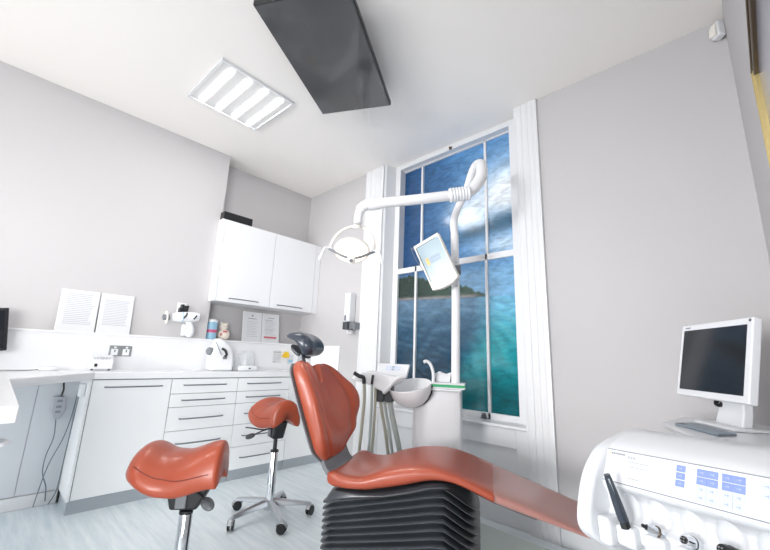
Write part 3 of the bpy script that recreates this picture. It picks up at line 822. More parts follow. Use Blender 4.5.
# backrest
nu, nz = 0.923, 0.385      # forward normal of the back in (u,z)
su, sz = -0.385, 0.923     # up along the back
VC = 0.228
WT = [(0.0, .06), (0.03, .11), (0.055, .19), (0.085, .245), (0.12, .256), (0.15, .260), (0.19, .268), (0.25, .278), (0.32, .276), (0.39, .258), (0.44, .238), (0.475, .21), (0.50, .17), (0.52, .10)]
WTN = [(0.0, .16), (0.02, .20), (0.045, .238), (0.08, .254), (0.25, .262), (0.40, .258), (0.46, .250), (0.495, .235), (0.512, .205), (0.52, .17)]
NT_ = [(0.0, .004), (0.04, .020), (0.08, .080), (0.14, .095), (0.20, .148), (0.27, .160), (0.34, .145), (0.41, .105), (0.48, .075), (0.53, .055)]
NTN = [(0.0, .020), (0.06, .060), (0.15, .088), (0.30, .105), (0.42, .095), (0.48, .075), (0.53, .055)]
NCT = [(0.0, .020), (0.05, .045), (0.1, .060), (0.2, .050), (0.35, .045), (0.45, .045), (0.53, .04)]
LB = 0.52
def back_ring(k, n=96, grow=0.0, front=True, half=1.0):
    r = []
    for i in range(n):
        hf = n // 2
        if i < hf:
            q0 = (i + 0.5) / hf; sg = 1
        else:
            q0 = 1 - (i - hf + 0.5) / hf; sg = -1
        ph = PI * (q0 - 0.5)
        t = -(0.6 * math.sin(ph) + 0.4 * (2 * q0 - 1))
        h = sg * (1 - abs(t) ** 14) ** 0.5
        w = ss(WT if t > 0 else WTN, k * LB) + grow
        v = VC + w * t
        dv = abs(v - VC)
        notch = 0.115 * math.exp(-(abs(v - VC + 0.035) / 0.046) ** 6)
        near = 0.022 * max(0.0, -t)
        s = k * (LB + near) - notch * max(0.0, (k - 0.45) / 0.55) ** 0.8
        if front:
            q_ = min(1.0, dv / 0.265) ** 1.6
            nf = ss(NCT, s) * (1 - q_) + ss(NT_ if t > 0 else NTN, s) * q_
            nb = -0.012
            if h > 0:
                nf -= 0.014 * math.exp(-((abs(t) - 0.66) / 0.06) ** 2)
            nm = (nf + nb) / 2
            nn = nm + (nf - nb) / 2 * h * half
        else:
            nn = -0.017 + 0.007 * h
        r.append((2.70 + su * s + nu * nn, v, 0.56 + sz * s + nz * nn))
    return r
bm = B(); rings = []
NB = 40
for i in range(NB + 1):
    k = i / NB
    e = min(1, k / 0.06, (1 - k) / 0.07)
    sc = math.sqrt(max(0.03, 1 - (1 - e) ** 2))
    rings.append(back_ring(k, half=0.15 + 0.85 * sc))
loft(bm, rings); put('backrest_cushion', bm, 'leather', chair, FC, sub=1)
# grey shell behind
bm = B(); rings = []
for i in range(25):
    k = 0.0 + 0.985 * i / 24
    rings.append(back_ring(k, n=56, grow=-0.002, front=False))
loft(bm, rings); put('back_shell', bm, 'grey', chair, FC)
# bracket between back and seat
bm = B()
rings = []
path = [(2.60, 0.80), (2.645, 0.68), (2.675, 0.59), (2.71, 0.52), (2.77, 0.485), (2.86, 0.478)]
P = smooth_path([(a, 0, b) for a, b in path], 5)
for i, p in enumerate(P):
    t_ = (P[min(i + 1, len(P) - 1)] - P[max(i - 1, 0)]).normalized()
    nrm = Vector((t_.z, 0, -t_.x)) * -1
    hw = 0.17
    rings.append([(p.x - nrm.x * .012, VC - hw, p.z - nrm.z * .012), (p.x - nrm.x * .012, VC + hw, p.z - nrm.z * .012),
                  (p.x + nrm.x * .012, VC + hw, p.z + nrm.z * .012), (p.x + nrm.x * .012, VC - hw, p.z + nrm.z * .012)])
loft(bm, rings); put('back_bracket', bm, 'grey', chair, FC, bevel=0.006)
# headrest
bm = B(); prism(bm, [(2.475, 0.93), (2.49, 0.94), (2.445, 1.10), (2.42, 1.10), (2.42, 1.05)], 0.20, 0.245, axis='y'); put('headrest_bar', bm, 'grey', chair, FC, bevel=0.005)
def head_profile(sc, du, dz):
    P = [(2.30, 1.205), (2.345, 1.232), (2.42, 1.238), (2.49, 1.215), (2.535, 1.165), (2.54, 1.118), (2.51, 1.088), (2.47, 1.082), (2.445, 1.10), (2.425, 1.14), (2.39, 1.18), (2.34, 1.195)]
    cu, cz = 2.45, 1.16
    return [(cu - 0.014 + (a - cu) * sc * 0.93 + du, cz + (b - cz) * sc + dz) for a, b in P]
bm = B(); rings = []
for i in range(13):
    t_ = -1 + 2 * i / 12
    sc = (1 - abs(t_) ** 3.2) ** 0.5 * 0.75 + 0.25 if abs(t_) < 1 else 0.25
    pr = head_profile(sc, 0.03 * t_ * t_ - 0.0, 0)
    rings.append([(a, 0.27 + 0.12 * t_, b) for a, b in pr])
loft(bm, rings); put('headrest_cushion', bm, 'navy', chair, FC, sub=1)
bm = B(); rings = []
for i in range(9):
    t_ = -1 + 2 * i / 8
    sc = (1 - abs(t_) ** 3) * 0.6 + 0.4
    pr = [(2.345, 1.165), (2.38, 1.15), (2.44, 1.10), (2.47, 1.075), (2.44, 1.068), (2.39, 1.09), (2.35, 1.13)]
    rings.append([(2.41 + (a - 2.41) * sc, 0.27 + 0.085 * t_, 1.11 + (b - 1.11) * sc) for a, b in pr])
loft(bm, rings); put('headrest_shell', bm, 'dgrey', chair, FC, sub=1)

# ------------------------------------------------------------------ cuspidor unit
cu_ = thing('cuspidor_unit', W(3.17, 0.86, 0.05), 'white spittoon column with round bowl and tall lamp pole behind the dental chair', 'spittoon', None, TH)
bm = B()
pts = [(3.0, 0.86), (3.04, 0.835), (3.16, 0.825), (3.29, 0.835), (3.335, 0.86), (3.335, 1.03), (3.0, 1.03)]
prism(bm, pts, 0.052, 0.885); put('column', bm, 'unit', cu_, FC, bevel=0.012, seg=3)
bm = B(); prism(bm, [(3.10, 0.80), (3.345, 0.80), (3.348, 1.035), (3.10, 1.035)], 0.887, 0.900); put('top_shelf', bm, 'white', cu_, FC, bevel=0.005)
bc = Vector((2.99, 0.80, 0.913)); bax = Vector((-0.12, -0.26, 1)).normalized()
bm = B()
prof = [(0.0, -.153), (.040, -.147), (.082, -.129), (.118, -.097), (.142, -.055), (.152, -.010), (.153, .0), (.150, .004), (.144, .0), (.128, -.050), (.10, -.088), (.06, -.112), (0.0, -.120)]
lathe(bm, prof, bc, bax, 40); put('bowl', bm, 'unit', cu_, FC)
bm = B()
q = Vector((0, 0, 1)).rotation_difference(bax)
arc = []
for i in range(15):
    a = R(-4 - i * 88 / 14)
    arc.append(bc + q @ Vector((0.156 * math.cos(a), 0.0, 0.156 * math.sin(a))))
tube(bm, arc, 0.0055, 8); put('gasket', bm, 'black', cu_, FC)
bm = B(); tube(bm, smooth_path([(3.145, 0.83, 0.90), (3.15, 0.83, 0.97), (3.145, 0.83, 1.02), (3.125, 0.83, 1.065), (3.10, 0.82, 1.082), (3.085, 0.81, 1.075)], 6), [0.011, 0.011], 12); put('faucet', bm, 'white', cu_, FC)
bm = B(); tube(bm, [(3.30, 0.86, 0.895), (3.305, 0.86, 1.5), (3.298, 0.86, 2.02)], 0.030, 20)
put('pole', bm, 'unit', cu_, FC)
bm = B()
gp = smooth_path([(3.298, 0.86, 2.015), (3.294, 0.86, 2.14), (3.33, 0.84, 2.24), (3.39, 0.82, 2.36), (3.43, 0.78, 2.46), (3.465, 0.73, 2.505), (3.50, 0.66, 2.48),
                  (3.51, 0.59, 2.40), (3.50, 0.54, 2.31), (3.45, 0.50, 2.22), (3.38, 0.475, 2.175)], 6)
tube(bm, gp, [0.028] * 20 + [0.028 + 0.013 * min(1, i / 25) for i in range(len(gp) - 20)], 18)
put('gooseneck', bm, 'unit', cu_, FC)
bm = B()
for z in (1.62, 1.72, 1.80):
    q0 = Vector((3.31, 0.83, z)); cyl(bm, q0, q0 + Vector((0.004, -0.006, 0)), 0.005, 8)
put('screw', bm, 'steel', cu_, FC)
# tissue box + tissue
t = thing('tissue_box', W(3.22, 0.87, 0.9), 'flat white and green tissue box on the spittoon column', 'tissue box', None, TH)
bm = B(); box(bm, 3.135, 3.365, 0.80, 0.93, 0.9012, 0.912, 0); box(bm, 3.134, 3.366, 0.799, 0.931, 0.912, 0.930, 1); box(bm, 3.135, 3.365, 0.80, 0.93, 0.930, 0.942, 0)
put('carton', bm, ['paper', 'green'], t, FC)
bm = B()
pp = [(3.165, .943), (3.155, 1.00), (3.19, 1.015), (3.235, 1.0), (3.27, 1.012), (3.262, .943)]
r1 = [(a, 0.86 + 0.02 * math.sin(i * 2.2), b) for i, (a, b) in enumerate(pp)]
r2 = [(a, 0.875 + 0.02 * math.sin(i * 1.7), b) for i, (a, b) in enumerate(pp)]
loft(bm, [r1, r2]); put('tissue', bm, 'paper', t, FC, bevel=0.002)

# ------------------------------------------------------------------ lamp arm and lamp
lc = W(2.69, 0.30, 1.767)
toc = Vector((4 - lc.x, -lc.y, 0)).normalized()
Lx = Vector((-toc.y, toc.x, 0)); 
FL = Matrix(((Lx.x, toc.x, 0, lc.x), (Lx.y, toc.y, 0, lc.y), (0, 0, 1, lc.z), (0, 0, 0, 1)))
lamp = thing('dental_lamp', W(2.69, 0.30, 1.65), 'round glowing dental lamp on a long white arm over the chair', 'lamp')
bm = B()
ap = smooth_path([(2.722, 0.30, 1.945), (2.722, 0.30, 1.99), (2.735, 0.303, 2.045), (2.775, 0.313, 2.078), (2.83, 0.330, 2.090), (3.10, 0.40, 2.128), (3.37, 0.468, 2.172)], 6)
tube(bm, ap, [0.027] * 12 + [0.034] * (len(ap) - 12), 20)
put('arm', bm, 'unit', lamp, FC)
bm = B(); tube(bm, [(2.76, 0.316, 2.078), (2.80, 0.326, 2.084), (2.86, 0.341, 2.093)], [0.036, 0.041, 0.037], 20); put('arm_joint', bm, 'white', lamp, FC)
bm = B()
a0 = Vector((3.30, 0.450, 2.161)); a1 = Vector((3.43, 0.483, 2.182)); dd_ = (a1 - a0)
prof = []
for i in range(15):
    prof.append((0.046 + (0.003 if i % 2 else -0.002), i / 14 * dd_.length))
lathe(bm, [(0.0, 0)] + prof + [(0.0, dd_.length)], a0, dd_, 26); put('ribbed_collar', bm, 'white', lamp, FC)
e = R(62)
ln = Vector((0, math.cos(e), -math.sin(e)))
bm = B(); lathe(bm, [(0, -.035), (.05, -.033), (.095, -.018), (.114, 0.0), (.116, .008), (.110, .012)], (0, 0, 0), ln, 40); put('reflector', bm, 'cream', lamp, FL)
bm = B(); lathe(bm, [(0, .010), (.108, .010), (.100, .018), (.06, .024), (0, .026)], (0, 0, 0), ln, 40); put('lamp_glass', bm, 'dlamp', lamp, FL)
bm = B(); lathe(bm, [(0, .026), (.026, .026), (.022, .034), (0, .036)], (0, 0, 0.0), ln, 20); put('glass_boss', bm, 'grey', lamp, FL @ Matrix.Translation((0, -0.06, 0.036)) @ Matrix.Diagonal((0.8, 0.8, 0.8, 1)))
bm = B(); tube(bm, [(0.144 * math.cos(a) + 0.026 * math.sin(a), -0.02, 0.005 + 0.166 * math.sin(a)) for a in [PI * k / 24 for k in range(25)]], 0.0085, 10); put('yoke', bm, 'cream', lamp, FL)
bm = B(); lathe(bm, [(0, -.01), (.030, -.008), (.034, .0), (.026, .012), (0, .016)], (0.026, -0.02, 0.166), (0, 0.3, 1), 20); put('yoke_joint', bm, 'cream', lamp, FL)
for sgn in (-1, 1):
    bm = B(); tube(bm, smooth_path([(sgn * 0.147, -0.01, 0.0), (sgn * 0.12, 0.025, -0.02), (sgn * 0.06, 0.05, -0.055), (0, 0.055, -0.072)], 5), [0.008, 0.008], 10); put('cross_arm', bm, 'grey', lamp, FL)
    bm = B(); tube(bm, smooth_path([(sgn * 0.13, -0.01, 0.005), (sgn * 0.165, 0.0, 0.004), (sgn * 0.178, 0.01, -0.012), (sgn * 0.20, 0.02, -0.085)], 4), [0.0085] , 10) if False else tube(bm, smooth_path([(sgn * 0.13, -0.01, 0.005), (sgn * 0.165, 0.0, 0.004), (sgn * 0.178, 0.01, -0.012), (sgn * 0.20, 0.02, -0.085)], 4), 0.008, 10)
    put('handle', bm, 'white', lamp, FL)
bm = B(); lathe(bm, [(0, 0), (.024, .0), (.028, .01), (.02, .022), (0, .024)], (0, 0.045, -0.072), (0, 0.75, -0.65), 20); put('sensor_cap', bm, 'cream', lamp, FL)
bm = B(); lathe(bm, [(0, 0), (.012, 0), (.010, .006), (0, .006)], (0, 0.062, -0.087), (0, 0.75, -0.65), 14); put('sensor_eye', bm, 'grey', lamp, FL)

# ------------------------------------------------------------------ patient monitor on the pole
pm = thing('patient_monitor', W(3.19, 0.78, 1.6), 'small tilted white screen showing a pale logo, mounted on the lamp pole', 'monitor', None, TH)
V_ = 0.72
TLc, TRc, BRc, BLc = Vector((3.008, V_, 1.913)), Vector((3.198, V_, 2.008)), Vector((3.335, V_, 1.645)), Vector((3.143, V_, 1.57))
xa = ((TRc - TLc) + (BRc - BLc)); wM = xa.length / 2; xa.normalize()
za = ((TLc - BLc) + (TRc - BRc)); hM = za.length / 2; za.normalize(); za = (za - xa * za.dot(xa)).normalized()
ya = za.cross(xa).normalized()
if ya.y < 0:
    ya = -ya
# turn slightly to the left about the long axis
FPm = Matrix(((xa.x, ya.x, za.x, (TLc.x + BRc.x) / 2), (xa.y, ya.y, za.y, V_), (xa.z, ya.z, za.z, (TLc.z + BRc.z) / 2), (0, 0, 0, 1)))
FM = FC @ FPm @ Matrix.Rotation(R(-16), 4, 'Z')
w2_, h2_ = wM / 2 * 1.03, hM / 2
bm = B(); prism(bm, [(-w2_, -h2_ + 0.012), (-w2_ * 0.3, -h2_ - 0.006), (w2_ * 0.5, -h2_ - 0.004), (w2_, -h2_ + 0.016), (w2_, h2_), (-w2_, h2_)], 0.0, 0.05, axis='y'); put('housing', bm, 'cream', pm, FM, bevel=0.008, seg=3)
bm = B(); box(bm, -w2_ + 0.022, w2_ - 0.010, -0.004, 0.001, -h2_ + 0.075, h2_ - 0.030); put('screen', bm, 'pscreen', pm, FM)
bm = B(); box(bm, -w2_ + 0.016, -w2_ + 0.021, -0.005, 0.001, -h2_ + 0.07, h2_ - 0.028); box(bm, -w2_ + 0.02, w2_ - 0.03, -0.005, 0.001, h2_ - 0.029, h2_ - 0.026); put('inner_bezel', bm, 'dgrey', pm, FM)
bm = B(); box(bm, -0.058, -0.036, -0.0055, -0.004, 0.0, 0.052, 0)
for k in range(3):
    box(bm, -0.030 + 0.029 * k, -0.005 + 0.029 * k, -0.0055, -0.004, 0.028, 0.050, 1); box(bm, -0.030 + 0.029 * k, -0.005 + 0.029 * k, -0.0055, -0.004, 0.002, 0.022, 1)
put('logo', bm, ['orange', 'slate'], pm, FM)
bm = B(); tube(bm, smooth_path([(-w2_ - 0.002, 0.02, h2_ - 0.03), (-w2_ - 0.022, 0.01, h2_ + 0.0), (-w2_ - 0.022, 0.01, h2_ - 0.10), (-w2_ - 0.004, 0.02, -0.03)], 5), 0.0022, 6); put('wire_hook', bm, 'grey', pm, FM)
bm = B(); tube(bm, [(3.20, 0.78, 1.76), (3.24, 0.82, 1.75), (3.30, 0.845, 1.74)], 0.02, 14); box(bm, 3.265, 3.345, 0.815, 0.84, 1.705, 1.775); put('mount', bm, 'grey', pm, FC)

# ------------------------------------------------------------------ assistant element
at_ = thing('assistant_tray', W(2.8, 0.78, 0.8), 'white assistant holder with dark suction handpieces left of the spittoon bowl', 'instrument holder', None, TH)
v0 = 0.76
bm = B()
rings = []
for vv, sc in ((v0 - 0.07, 0.93), (v0 - 0.06, 1.0), (v0 + 0.07, 1.0), (v0 + 0.085, 0.93)):
    pr = [(2.590, .945), (2.615, .972), (2.70, 1.000), (2.80, .990), (2.90, .975), (2.955, .962), (2.952, .945), (2.88, .905), (2.835, .865), (2.80, .875), (2.70, .915), (2.62, .928)]
    rings.append([(2.78 + (a - 2.78) * sc, vv, .94 + (b - .94) * sc) for a, b in pr])
loft(bm, rings); put('tray_body', bm, 'white', at_, FC, bevel=0.006)
bm = B()
rings = [[(2.755, v0 - 0.02, .975), (2.975, v0 - 0.02, .970), (2.985, v0 + 0.05, 1.055), (2.75, v0 + 0.05, 1.055)],
         [(2.755, v0 + 0.01, .965), (2.975, v0 + 0.01, .960), (2.985, v0 + 0.068, 1.048), (2.75, v0 + 0.068, 1.048)]]
loft(bm, rings); kp = put('control_face', bm, 'white', at_, FC, bevel=0.005)
bm = B()
def facept(a, b, o):
    p = Vector((2.755, v0 - 0.02, .975)) + Vector((0.22, 0, 0)) * a + Vector((0, 0.07, 0.082)) * b
    return p + Vector((0, -0.082, 0.07)).normalized() * o
for i in range(5):
    for j in range(2):
        a = 0.28 + i * 0.10; b = 0.42 + j * 0.2
        q4 = [facept(a, b, .0015), facept(a + .08, b, .0015), facept(a + .08, b + .15, .0015), facept(a, b + .15, .0015)]
        f = bm.faces.new([bm.verts.new(p) for p in q4]); f.material_index = 1 if i in (2,) else 0
put('keys', bm, ['pblue', 'slate'], kp, FC, smooth=False)
bm = B(); tube(bm, smooth_path([(2.97, v0 - 0.05, .975), (2.93, v0 - 0.075, .965), (2.89, v0 - 0.08, .93), (2.855, v0 - 0.075, .885), (2.83, v0 - 0.06, .865)], 5), [0.016, 0.016], 12); put('handle', bm, 'white', at_, FC)
for (pts, r0) in (([(2.62, v0 - 0.10, .985), (2.655, v0 - 0.095, .965), (2.685, v0 - 0.085, .955), (2.69, v0 - 0.08, .915)], 0.013), ([(2.755, v0 - 0.085, .975), (2.752, v0 - 0.09, .945), (2.748, v0 - 0.085, .915)], 0.009)):
    bm = B(); tube(bm, smooth_path(pts, 5), r0, 12)
    tag(put('suction_handpiece', bm, 'black', None, FC), 'dark angled suction handpiece at the left end of the assistant holder' if r0 > .01 else 'slim dark upright syringe in the middle of the assistant holder', 'handpiece')
for xx in (2.79, 2.855):
    bm = B(); box(bm, xx - 0.026, xx + 0.026, v0 - 0.03, v0 + 0.03, 0.795, 0.905); put('hose_block', bm, 'dgrey', at_, FC, bevel=0.005)
hs = [([(2.688, v0 - .07, .92), (2.69, v0 - .06, .8), (2.675, v0 - .04, .62), (2.655, v0, .40), (2.72, v0 + .02, .2), (2.93, v0 + .06, .12)], .011, 'hose'),
      ([(2.745, v0 - .07, .915), (2.745, v0 - .06, .75), (2.735, v0 - .04, .55), (2.72, v0, .38), (2.80, v0 + .02, .2), (2.95, v0 + .08, .13)], .009, 'hose2'),
      ([(2.765, v0 - .05, .90), (2.765, v0 - .04, .75), (2.752, v0 - .02, .55), (2.74, v0, .38), (2.82, v0 + .03, .2), (2.96, v0 + .10, .14)], .009, 'hose'),
      ([(2.79, v0, .80), (2.805, v0, .72), (2.83, v0 + .01, .60), (2.855, v0 + .02, .45), (2.90, v0 + .05, .25), (2.99, v0 + .11, .16)], .011, 'hose'),
      ([(2.82, v0, .80), (2.835, v0, .72), (2.86, v0 + .01, .60), (2.885, v0 + .02, .45), (2.92, v0 + .06, .25), (3.0, v0 + .12, .17)], .010, 'hose2'),
      ([(2.86, v0, .80), (2.875, v0, .72), (2.905, v0 + .01, .60), (2.945, v0 + .03, .42), (2.97, v0 + .07, .25), (3.01, v0 + .13, .18)], .018, 'hose2')]
for pts, r_, m_ in hs:
    bm = B(); tube(bm, smooth_path(pts, 6), r_, 10); put('hose', bm, m_, at_, FC)

# ------------------------------------------------------------------ saddle stools
def saddle(front_dir, c, zc, label, name='saddle_stool', star=-80.0, gl=0.09, pads=(), tilt=None, pdx=0.0):
    t = thing(name, (c[0], c[1], 0), label, 'stool', 'saddle stools')
    F0 = Matrix.Translation((c[0], c[1], 0))
    bm = B()
    lathe(bm, [(0, .055), (.038, .055), (.042, .07), (.036, .10), (.030, .112), (0, .112)], (0, 0, 0), seg=24)
    put('hub', bm, 'steel', t, F0)
    for k in range(5):
        a = R(star + 72 * k); ca, sa = math.cos(a), math.sin(a)
        bm = B()
        rings = []
        for i in range(9):
            s_ = i / 8; rr = 0.03 + s_ * 0.245
            hw = 0.024 - 0.010 * s_; z = 0.100 - 0.026 * s_ ** 1.3; h = 0.022 - 0.010 * s_
            rings.append([(rr * ca - y * sa, rr * sa + y * ca, z + zz) for y, zz in ((-hw, -h), (hw, -h), (hw * .8, h * .5), (0, h), (-hw * .8, h * .5))])
        loft(bm, rings); lg = put('leg', bm, 'steel', t, F0, bevel=0.002)
        cx, cy = 0.277 * ca, 0.277 * sa
        FCc = F0 @ Matrix.Translation((cx, cy, 0)) @ Matrix.Rotation(a + 0.9, 4, 'Z')
        bm = B()
        for yy in (-0.020, 0.006):
            cyl(bm, (0, yy, 0.0305), (0, yy + 0.014, 0.0305), 0.030, 22)
        put('castor', bm, 'black', lg, FCc, bevel=0.004)
        bm = B()
        arc = [(0.035 * math.cos(x), 0, 0.0305 + 0.035 * math.sin(x)) for x in [R(15 + 13 * j) for j in range(12)]]
        tube(bm, arc, 0.016, 8, flat=0.35); cyl(bm, (0, 0, 0.055), (0, 0, 0.080), 0.008, 10)
        put('castor_hood', bm, 'steel', lg, FCc)
    ct = zc - 0.225 - gl
    bm = B(); lathe(bm, [(0, .10), (.030, .10), (.028, .12), (.027, ct - .005), (.025, ct), (0, ct)], seg=24); put('column', bm, 'chrome', t, F0)
    bm = B(); lathe(bm, [(0, ct - .002), (.028, ct - .002), (.028, ct + .010), (.014, ct + .014), (.014, zc - .20), (0, zc - .20)], seg=20); put('gas_lift', bm, 'black', t, F0)
    FS = F0 @ Matrix.Rotation(front_dir, 4, 'Z')
    bm = B(); prism(bm, [(-0.06, zc - .225), (0.05, zc - .225), (0.115, zc - .10), (-0.10, zc - .09)], -0.040, 0.040, axis='y'); put('mechanism', bm, 'black', t, FS, bevel=0.010, seg=2)
    bm = B(); box(bm, -0.035, 0.010, -0.052, -0.040, zc - .215, zc - .16); put('mechanism_plate', bm, 'grey', t, FS, bevel=0.005)
    for (p0, p1, ang_) in pads:
        p0 = Vector(p0) + Vector((0, 0, zc)); p1 = Vector(p1) + Vector((0, 0, zc))
        bm = B(); tube(bm, [p0, p0.lerp(p1, .5) + Vector((0, 0, .004)), p1], 0.0045, 8)
        lv = put('lever', bm, 'black', t, FS)
        dr = (p1 - p0).normalized()
        bm = B(); lathe(bm, [(0, -.006), (.017, -.005), (.023, 0), (.017, .005), (0, .006)], (0, 0, 0), seg=20)
        # flat oval paddle lying along the rod
        x_ = dr; z_ = (Vector(ang_) - x_ * x_.dot(Vector(ang_))).normalized(); y_ = z_.cross(x_)
        pc = p1 + dr * 0.022
        Mx = Matrix(((x_.x, y_.x, z_.x, pc.x), (x_.y, y_.y, z_.y, pc.y), (x_.z, y_.z, z_.z, pc.z), (0, 0, 0, 1)))
        put('paddle', bm, 'dgrey', lv, FS @ Mx @ Matrix.Diagonal((1.45, 1, 1, 1)))
    if tilt:
        bm = B(); tube(bm, smooth_path([Vector(p) + Vector((0, 0, zc)) for p in tilt], 4), [0.010, 0.006], 8, flat=0.6); put('tilt_lever', bm, 'black', t, FS)
    def shape(x):
        fr = smooth01((x + 0.35) / 1.3)
        wy = 0.176 * (1 - fr) + 0.088 * fr
        drop = 0.078 * (1 - fr) + 0.138 * fr
        crest = 0.044 * smooth01((-x - 0.15) / 0.7) + 0.056 * smooth01((x - 0.05) / 0.85)
        return wy, drop, crest
    bm = B(); rings = []
    NX, NT = 30, 44
    for i in range(NX + 1):
        x = -1 + 2 * i / NX           # -1 rear, 1 front
        er = math.sqrt(max(0.0, 1 - max(0, (-x - 0.45) / 0.55) ** 2.3))
        ef = math.sqrt(max(0.0, 1 - (max(0, x - 0.90) / 0.10) ** 2))
        wy, drop, crest = shape(x)
        wy *= (0.30 + 0.70 * er); drop *= (0.25 + 0.75 * er ** 1.5)
        if x < -0.55:
            crest -= 0.030 * ((-x - 0.55) / 0.45) ** 2
        th = (0.058 - 0.012 * smooth01(x)) * (0.25 + 0.75 * er) * (0.55 + 0.45 * ef)
        ring = []
        for k in range(NT):
            a = 2 * PI * k / NT
            tt = sup(math.cos(a), 0.72); hh = sup(math.sin(a), 0.85)
            slope = 2 * drop * abs(tt) / max(wy, 0.02)
            cn = 1 / math.sqrt(1 + slope * slope); sn = slope * cn
            y = wy * tt + th * hh * sn * (1 if tt > 0 else -1)
            z = zc + crest - drop * tt * tt - 0.046 + th * hh * cn
            ring.append((0.185 * x + pdx, y, z))
        rings.append(ring)
    loft(bm, rings)
    put('saddle_pad', bm, 'leather', t, FS, sub=1)
    for sg in (-1, 1):
        bm = B(); pts = []
        for i in range(22):
            x = -0.70 + 1.50 * i / 21
            er = math.sqrt(max(0.0, 1 - max(0, (-x - 0.45) / 0.55) ** 2.3))
            wy, drop, crest = shape(x); wy *= (0.30 + 0.70 * er); drop *= (0.25 + 0.75 * er ** 1.5)
            if x < -0.55:
                crest -= 0.030 * ((-x - 0.55) / 0.45) ** 2
            th = (0.058 - 0.012 * smooth01(x)) * (0.25 + 0.75 * er)
            tt = 0.80; a = math.acos(tt ** (1 / 0.72)); hh = math.sin(a) ** 0.85
            slope = 2 * drop * tt / max(wy, 0.02); cn = 1 / math.sqrt(1 + slope * slope); sn = slope * cn
            pts.append((0.185 * x + pdx, sg * (wy * tt + th * hh * sn), zc + crest - drop * tt * tt - 0.046 + th * hh * cn))
        tube(bm, pts, 0.0022, 6); put('seam', bm, 'seam', t, FS)
    return t
def smooth01(x):
    x = max(0.0, min(1.0, x)); return x * x * (3 - 2 * x)
saddle(R(-12), (1.495, 1.556), 0.735, 'terracotta saddle stool on a chrome five-castor base in front of the drawers', star=-86, gl=0.09,
       pads=[((-0.01, -0.04, -0.16), (-0.03, -0.15, -0.20), (0.5, -0.5, 0.7))], tilt=[(0.03, -0.03, -0.145), (0.0, -0.09, -0.165), (-0.03, -0.16, -0.155), (-0.05, -0.205, -0.15)])
saddle(R(50), (2.150, 0.740), 0.655, 'terracotta saddle stool nearest the camera, its base below the photo', star=-60, gl=0.02, pdx=-0.045,
       pads=[((0.04, -0.04, -0.150), (0.085, -0.055, -0.180), (0.2, -1, 0.5))])

# ------------------------------------------------------------------ delivery console
Xc = Vector((0.904, -0.422, 0.065)).normalized(); Zc = (Vector((0, 0, 1)) - Xc * Xc.z).normalized(); Yc = Zc.cross(Xc)
P0 = Vector((3.615, 1.551, 0.82))
FK = Matrix(((Xc.x, Yc.x, Zc.x, P0.x), (Xc.y, Yc.y, Zc.y, P0.y), (Xc.z, Yc.z, Zc.z, P0.z), (0, 0, 0, 1)))
con = thing('delivery_console', (3.86, 1.55, 0.0), 'large white dentist console with blue touch keys beside the right wall', 'dental console')
XE = 0.47
ang = R(65); Dy, Dz = -math.cos(ang), -math.sin(ang)
Lp = 0.104
bl = (Dy * Lp, Dz * Lp)     # (y,z) lower edge of strip
# body profile in (y,z) local
prof = [(0.0, 0.0), bl, (bl[0] - 0.004, bl[1] - 0.006), (-0.030, -0.135), (-0.026, -0.175), (-0.045, -0.205), (-0.045, -0.245), (0.0, -0.29), (0.14, -0.29), (0.22, -0.18), (0.24, -0.02), (0.22, 0.040), (0.16, 0.056), (0.10, 0.046), (0.04, 0.022)]
bm = B(); prism(bm, prof, 0.0, XE, axis='x'); body = put('body', bm, 'white', con, FK)
# rounded cheeks
cheek = [(0.245, 0.035), (0.205, 0.058), (0.14, 0.052), (0.082, 0.037), (0.03, 0.021), (-0.018, -0.001), (-0.058, -0.034), (-0.088, -0.072), (-0.114, -0.127), (-0.134, -0.195),
         (-0.130, -0.235), (-0.10, -0.263), (-0.03, -0.297), (0.10, -0.31), (0.22, -0.22), (0.25, -0.05)]
P = smooth_path([(0, a, b) for a, b in cheek] + [(0, *cheek[0])], 3)[:-1]
cheekL = [(0.245, 0.035), (0.225, 0.052), (0.16, 0.048), (0.107, 0.035), (0.048, 0.020), (-0.007, -0.002), (-0.045, -0.035), (-0.078, -0.074), (-0.107, -0.134), (-0.128, -0.206),
          (-0.121, -0.245), (-0.08, -0.278), (-0.005, -0.312), (0.10, -0.32), (0.22, -0.22), (0.25, -0.05)]
PL = smooth_path([(0, a, b) for a, b in cheekL] + [(0, *cheekL[0])], 3)[:-1]
for xs, P in (((-0.052, 0.002), PL), ((XE, XE + 0.034), P)):
    bm = B(); prism(bm, [(p.y, p.z) for p in P], xs[0], xs[1], axis='x'); put('side_cheek', bm, 'white', con, FK, bevel=0.012, seg=3)
# foil strip with keys
def sp(a, b, o):
    """point on strip: a along X, b down from top edge, o proud"""
    return Vector((a, Dy * b - o * math.sin(ang), Dz * b + o * math.cos(ang)))
def plate(bm, a0, a1, b0, b1, o0, o1, mi=0):
    lo = [sp(a0, b0, o0), sp(a1, b0, o0), sp(a1, b1, o0), sp(a0, b1, o0)]
    hi = [sp(a0, b0, o1), sp(a1, b0, o1), sp(a1, b1, o1), sp(a0, b1, o1)]
    vl = [bm.verts.new(p) for p in lo]; vh = [bm.verts.new(p) for p in hi]
    fs = [bm.faces.new(vl), bm.faces.new(vh)] + [bm.faces.new((vl[i], vl[(i + 1) % 4], vh[(i + 1) % 4], vh[i])) for i in range(4)]
    for f in fs:
        f.material_index = mi
bm = B(); plate(bm, 0.003, XE - 0.002, 0.0, 0.003, 0.0003, 0.0015, 1); plate(bm, 0.003, XE - 0.002, 0.003, 0.101, 0.0003, 0.0015, 0); plate(bm, 0.003, XE - 0.002, 0.101, 0.1035, 0.0003, 0.0017, 1)
strip = put('control_strip', bm, ['strip', 'ink2'], con, FK, smooth=False)
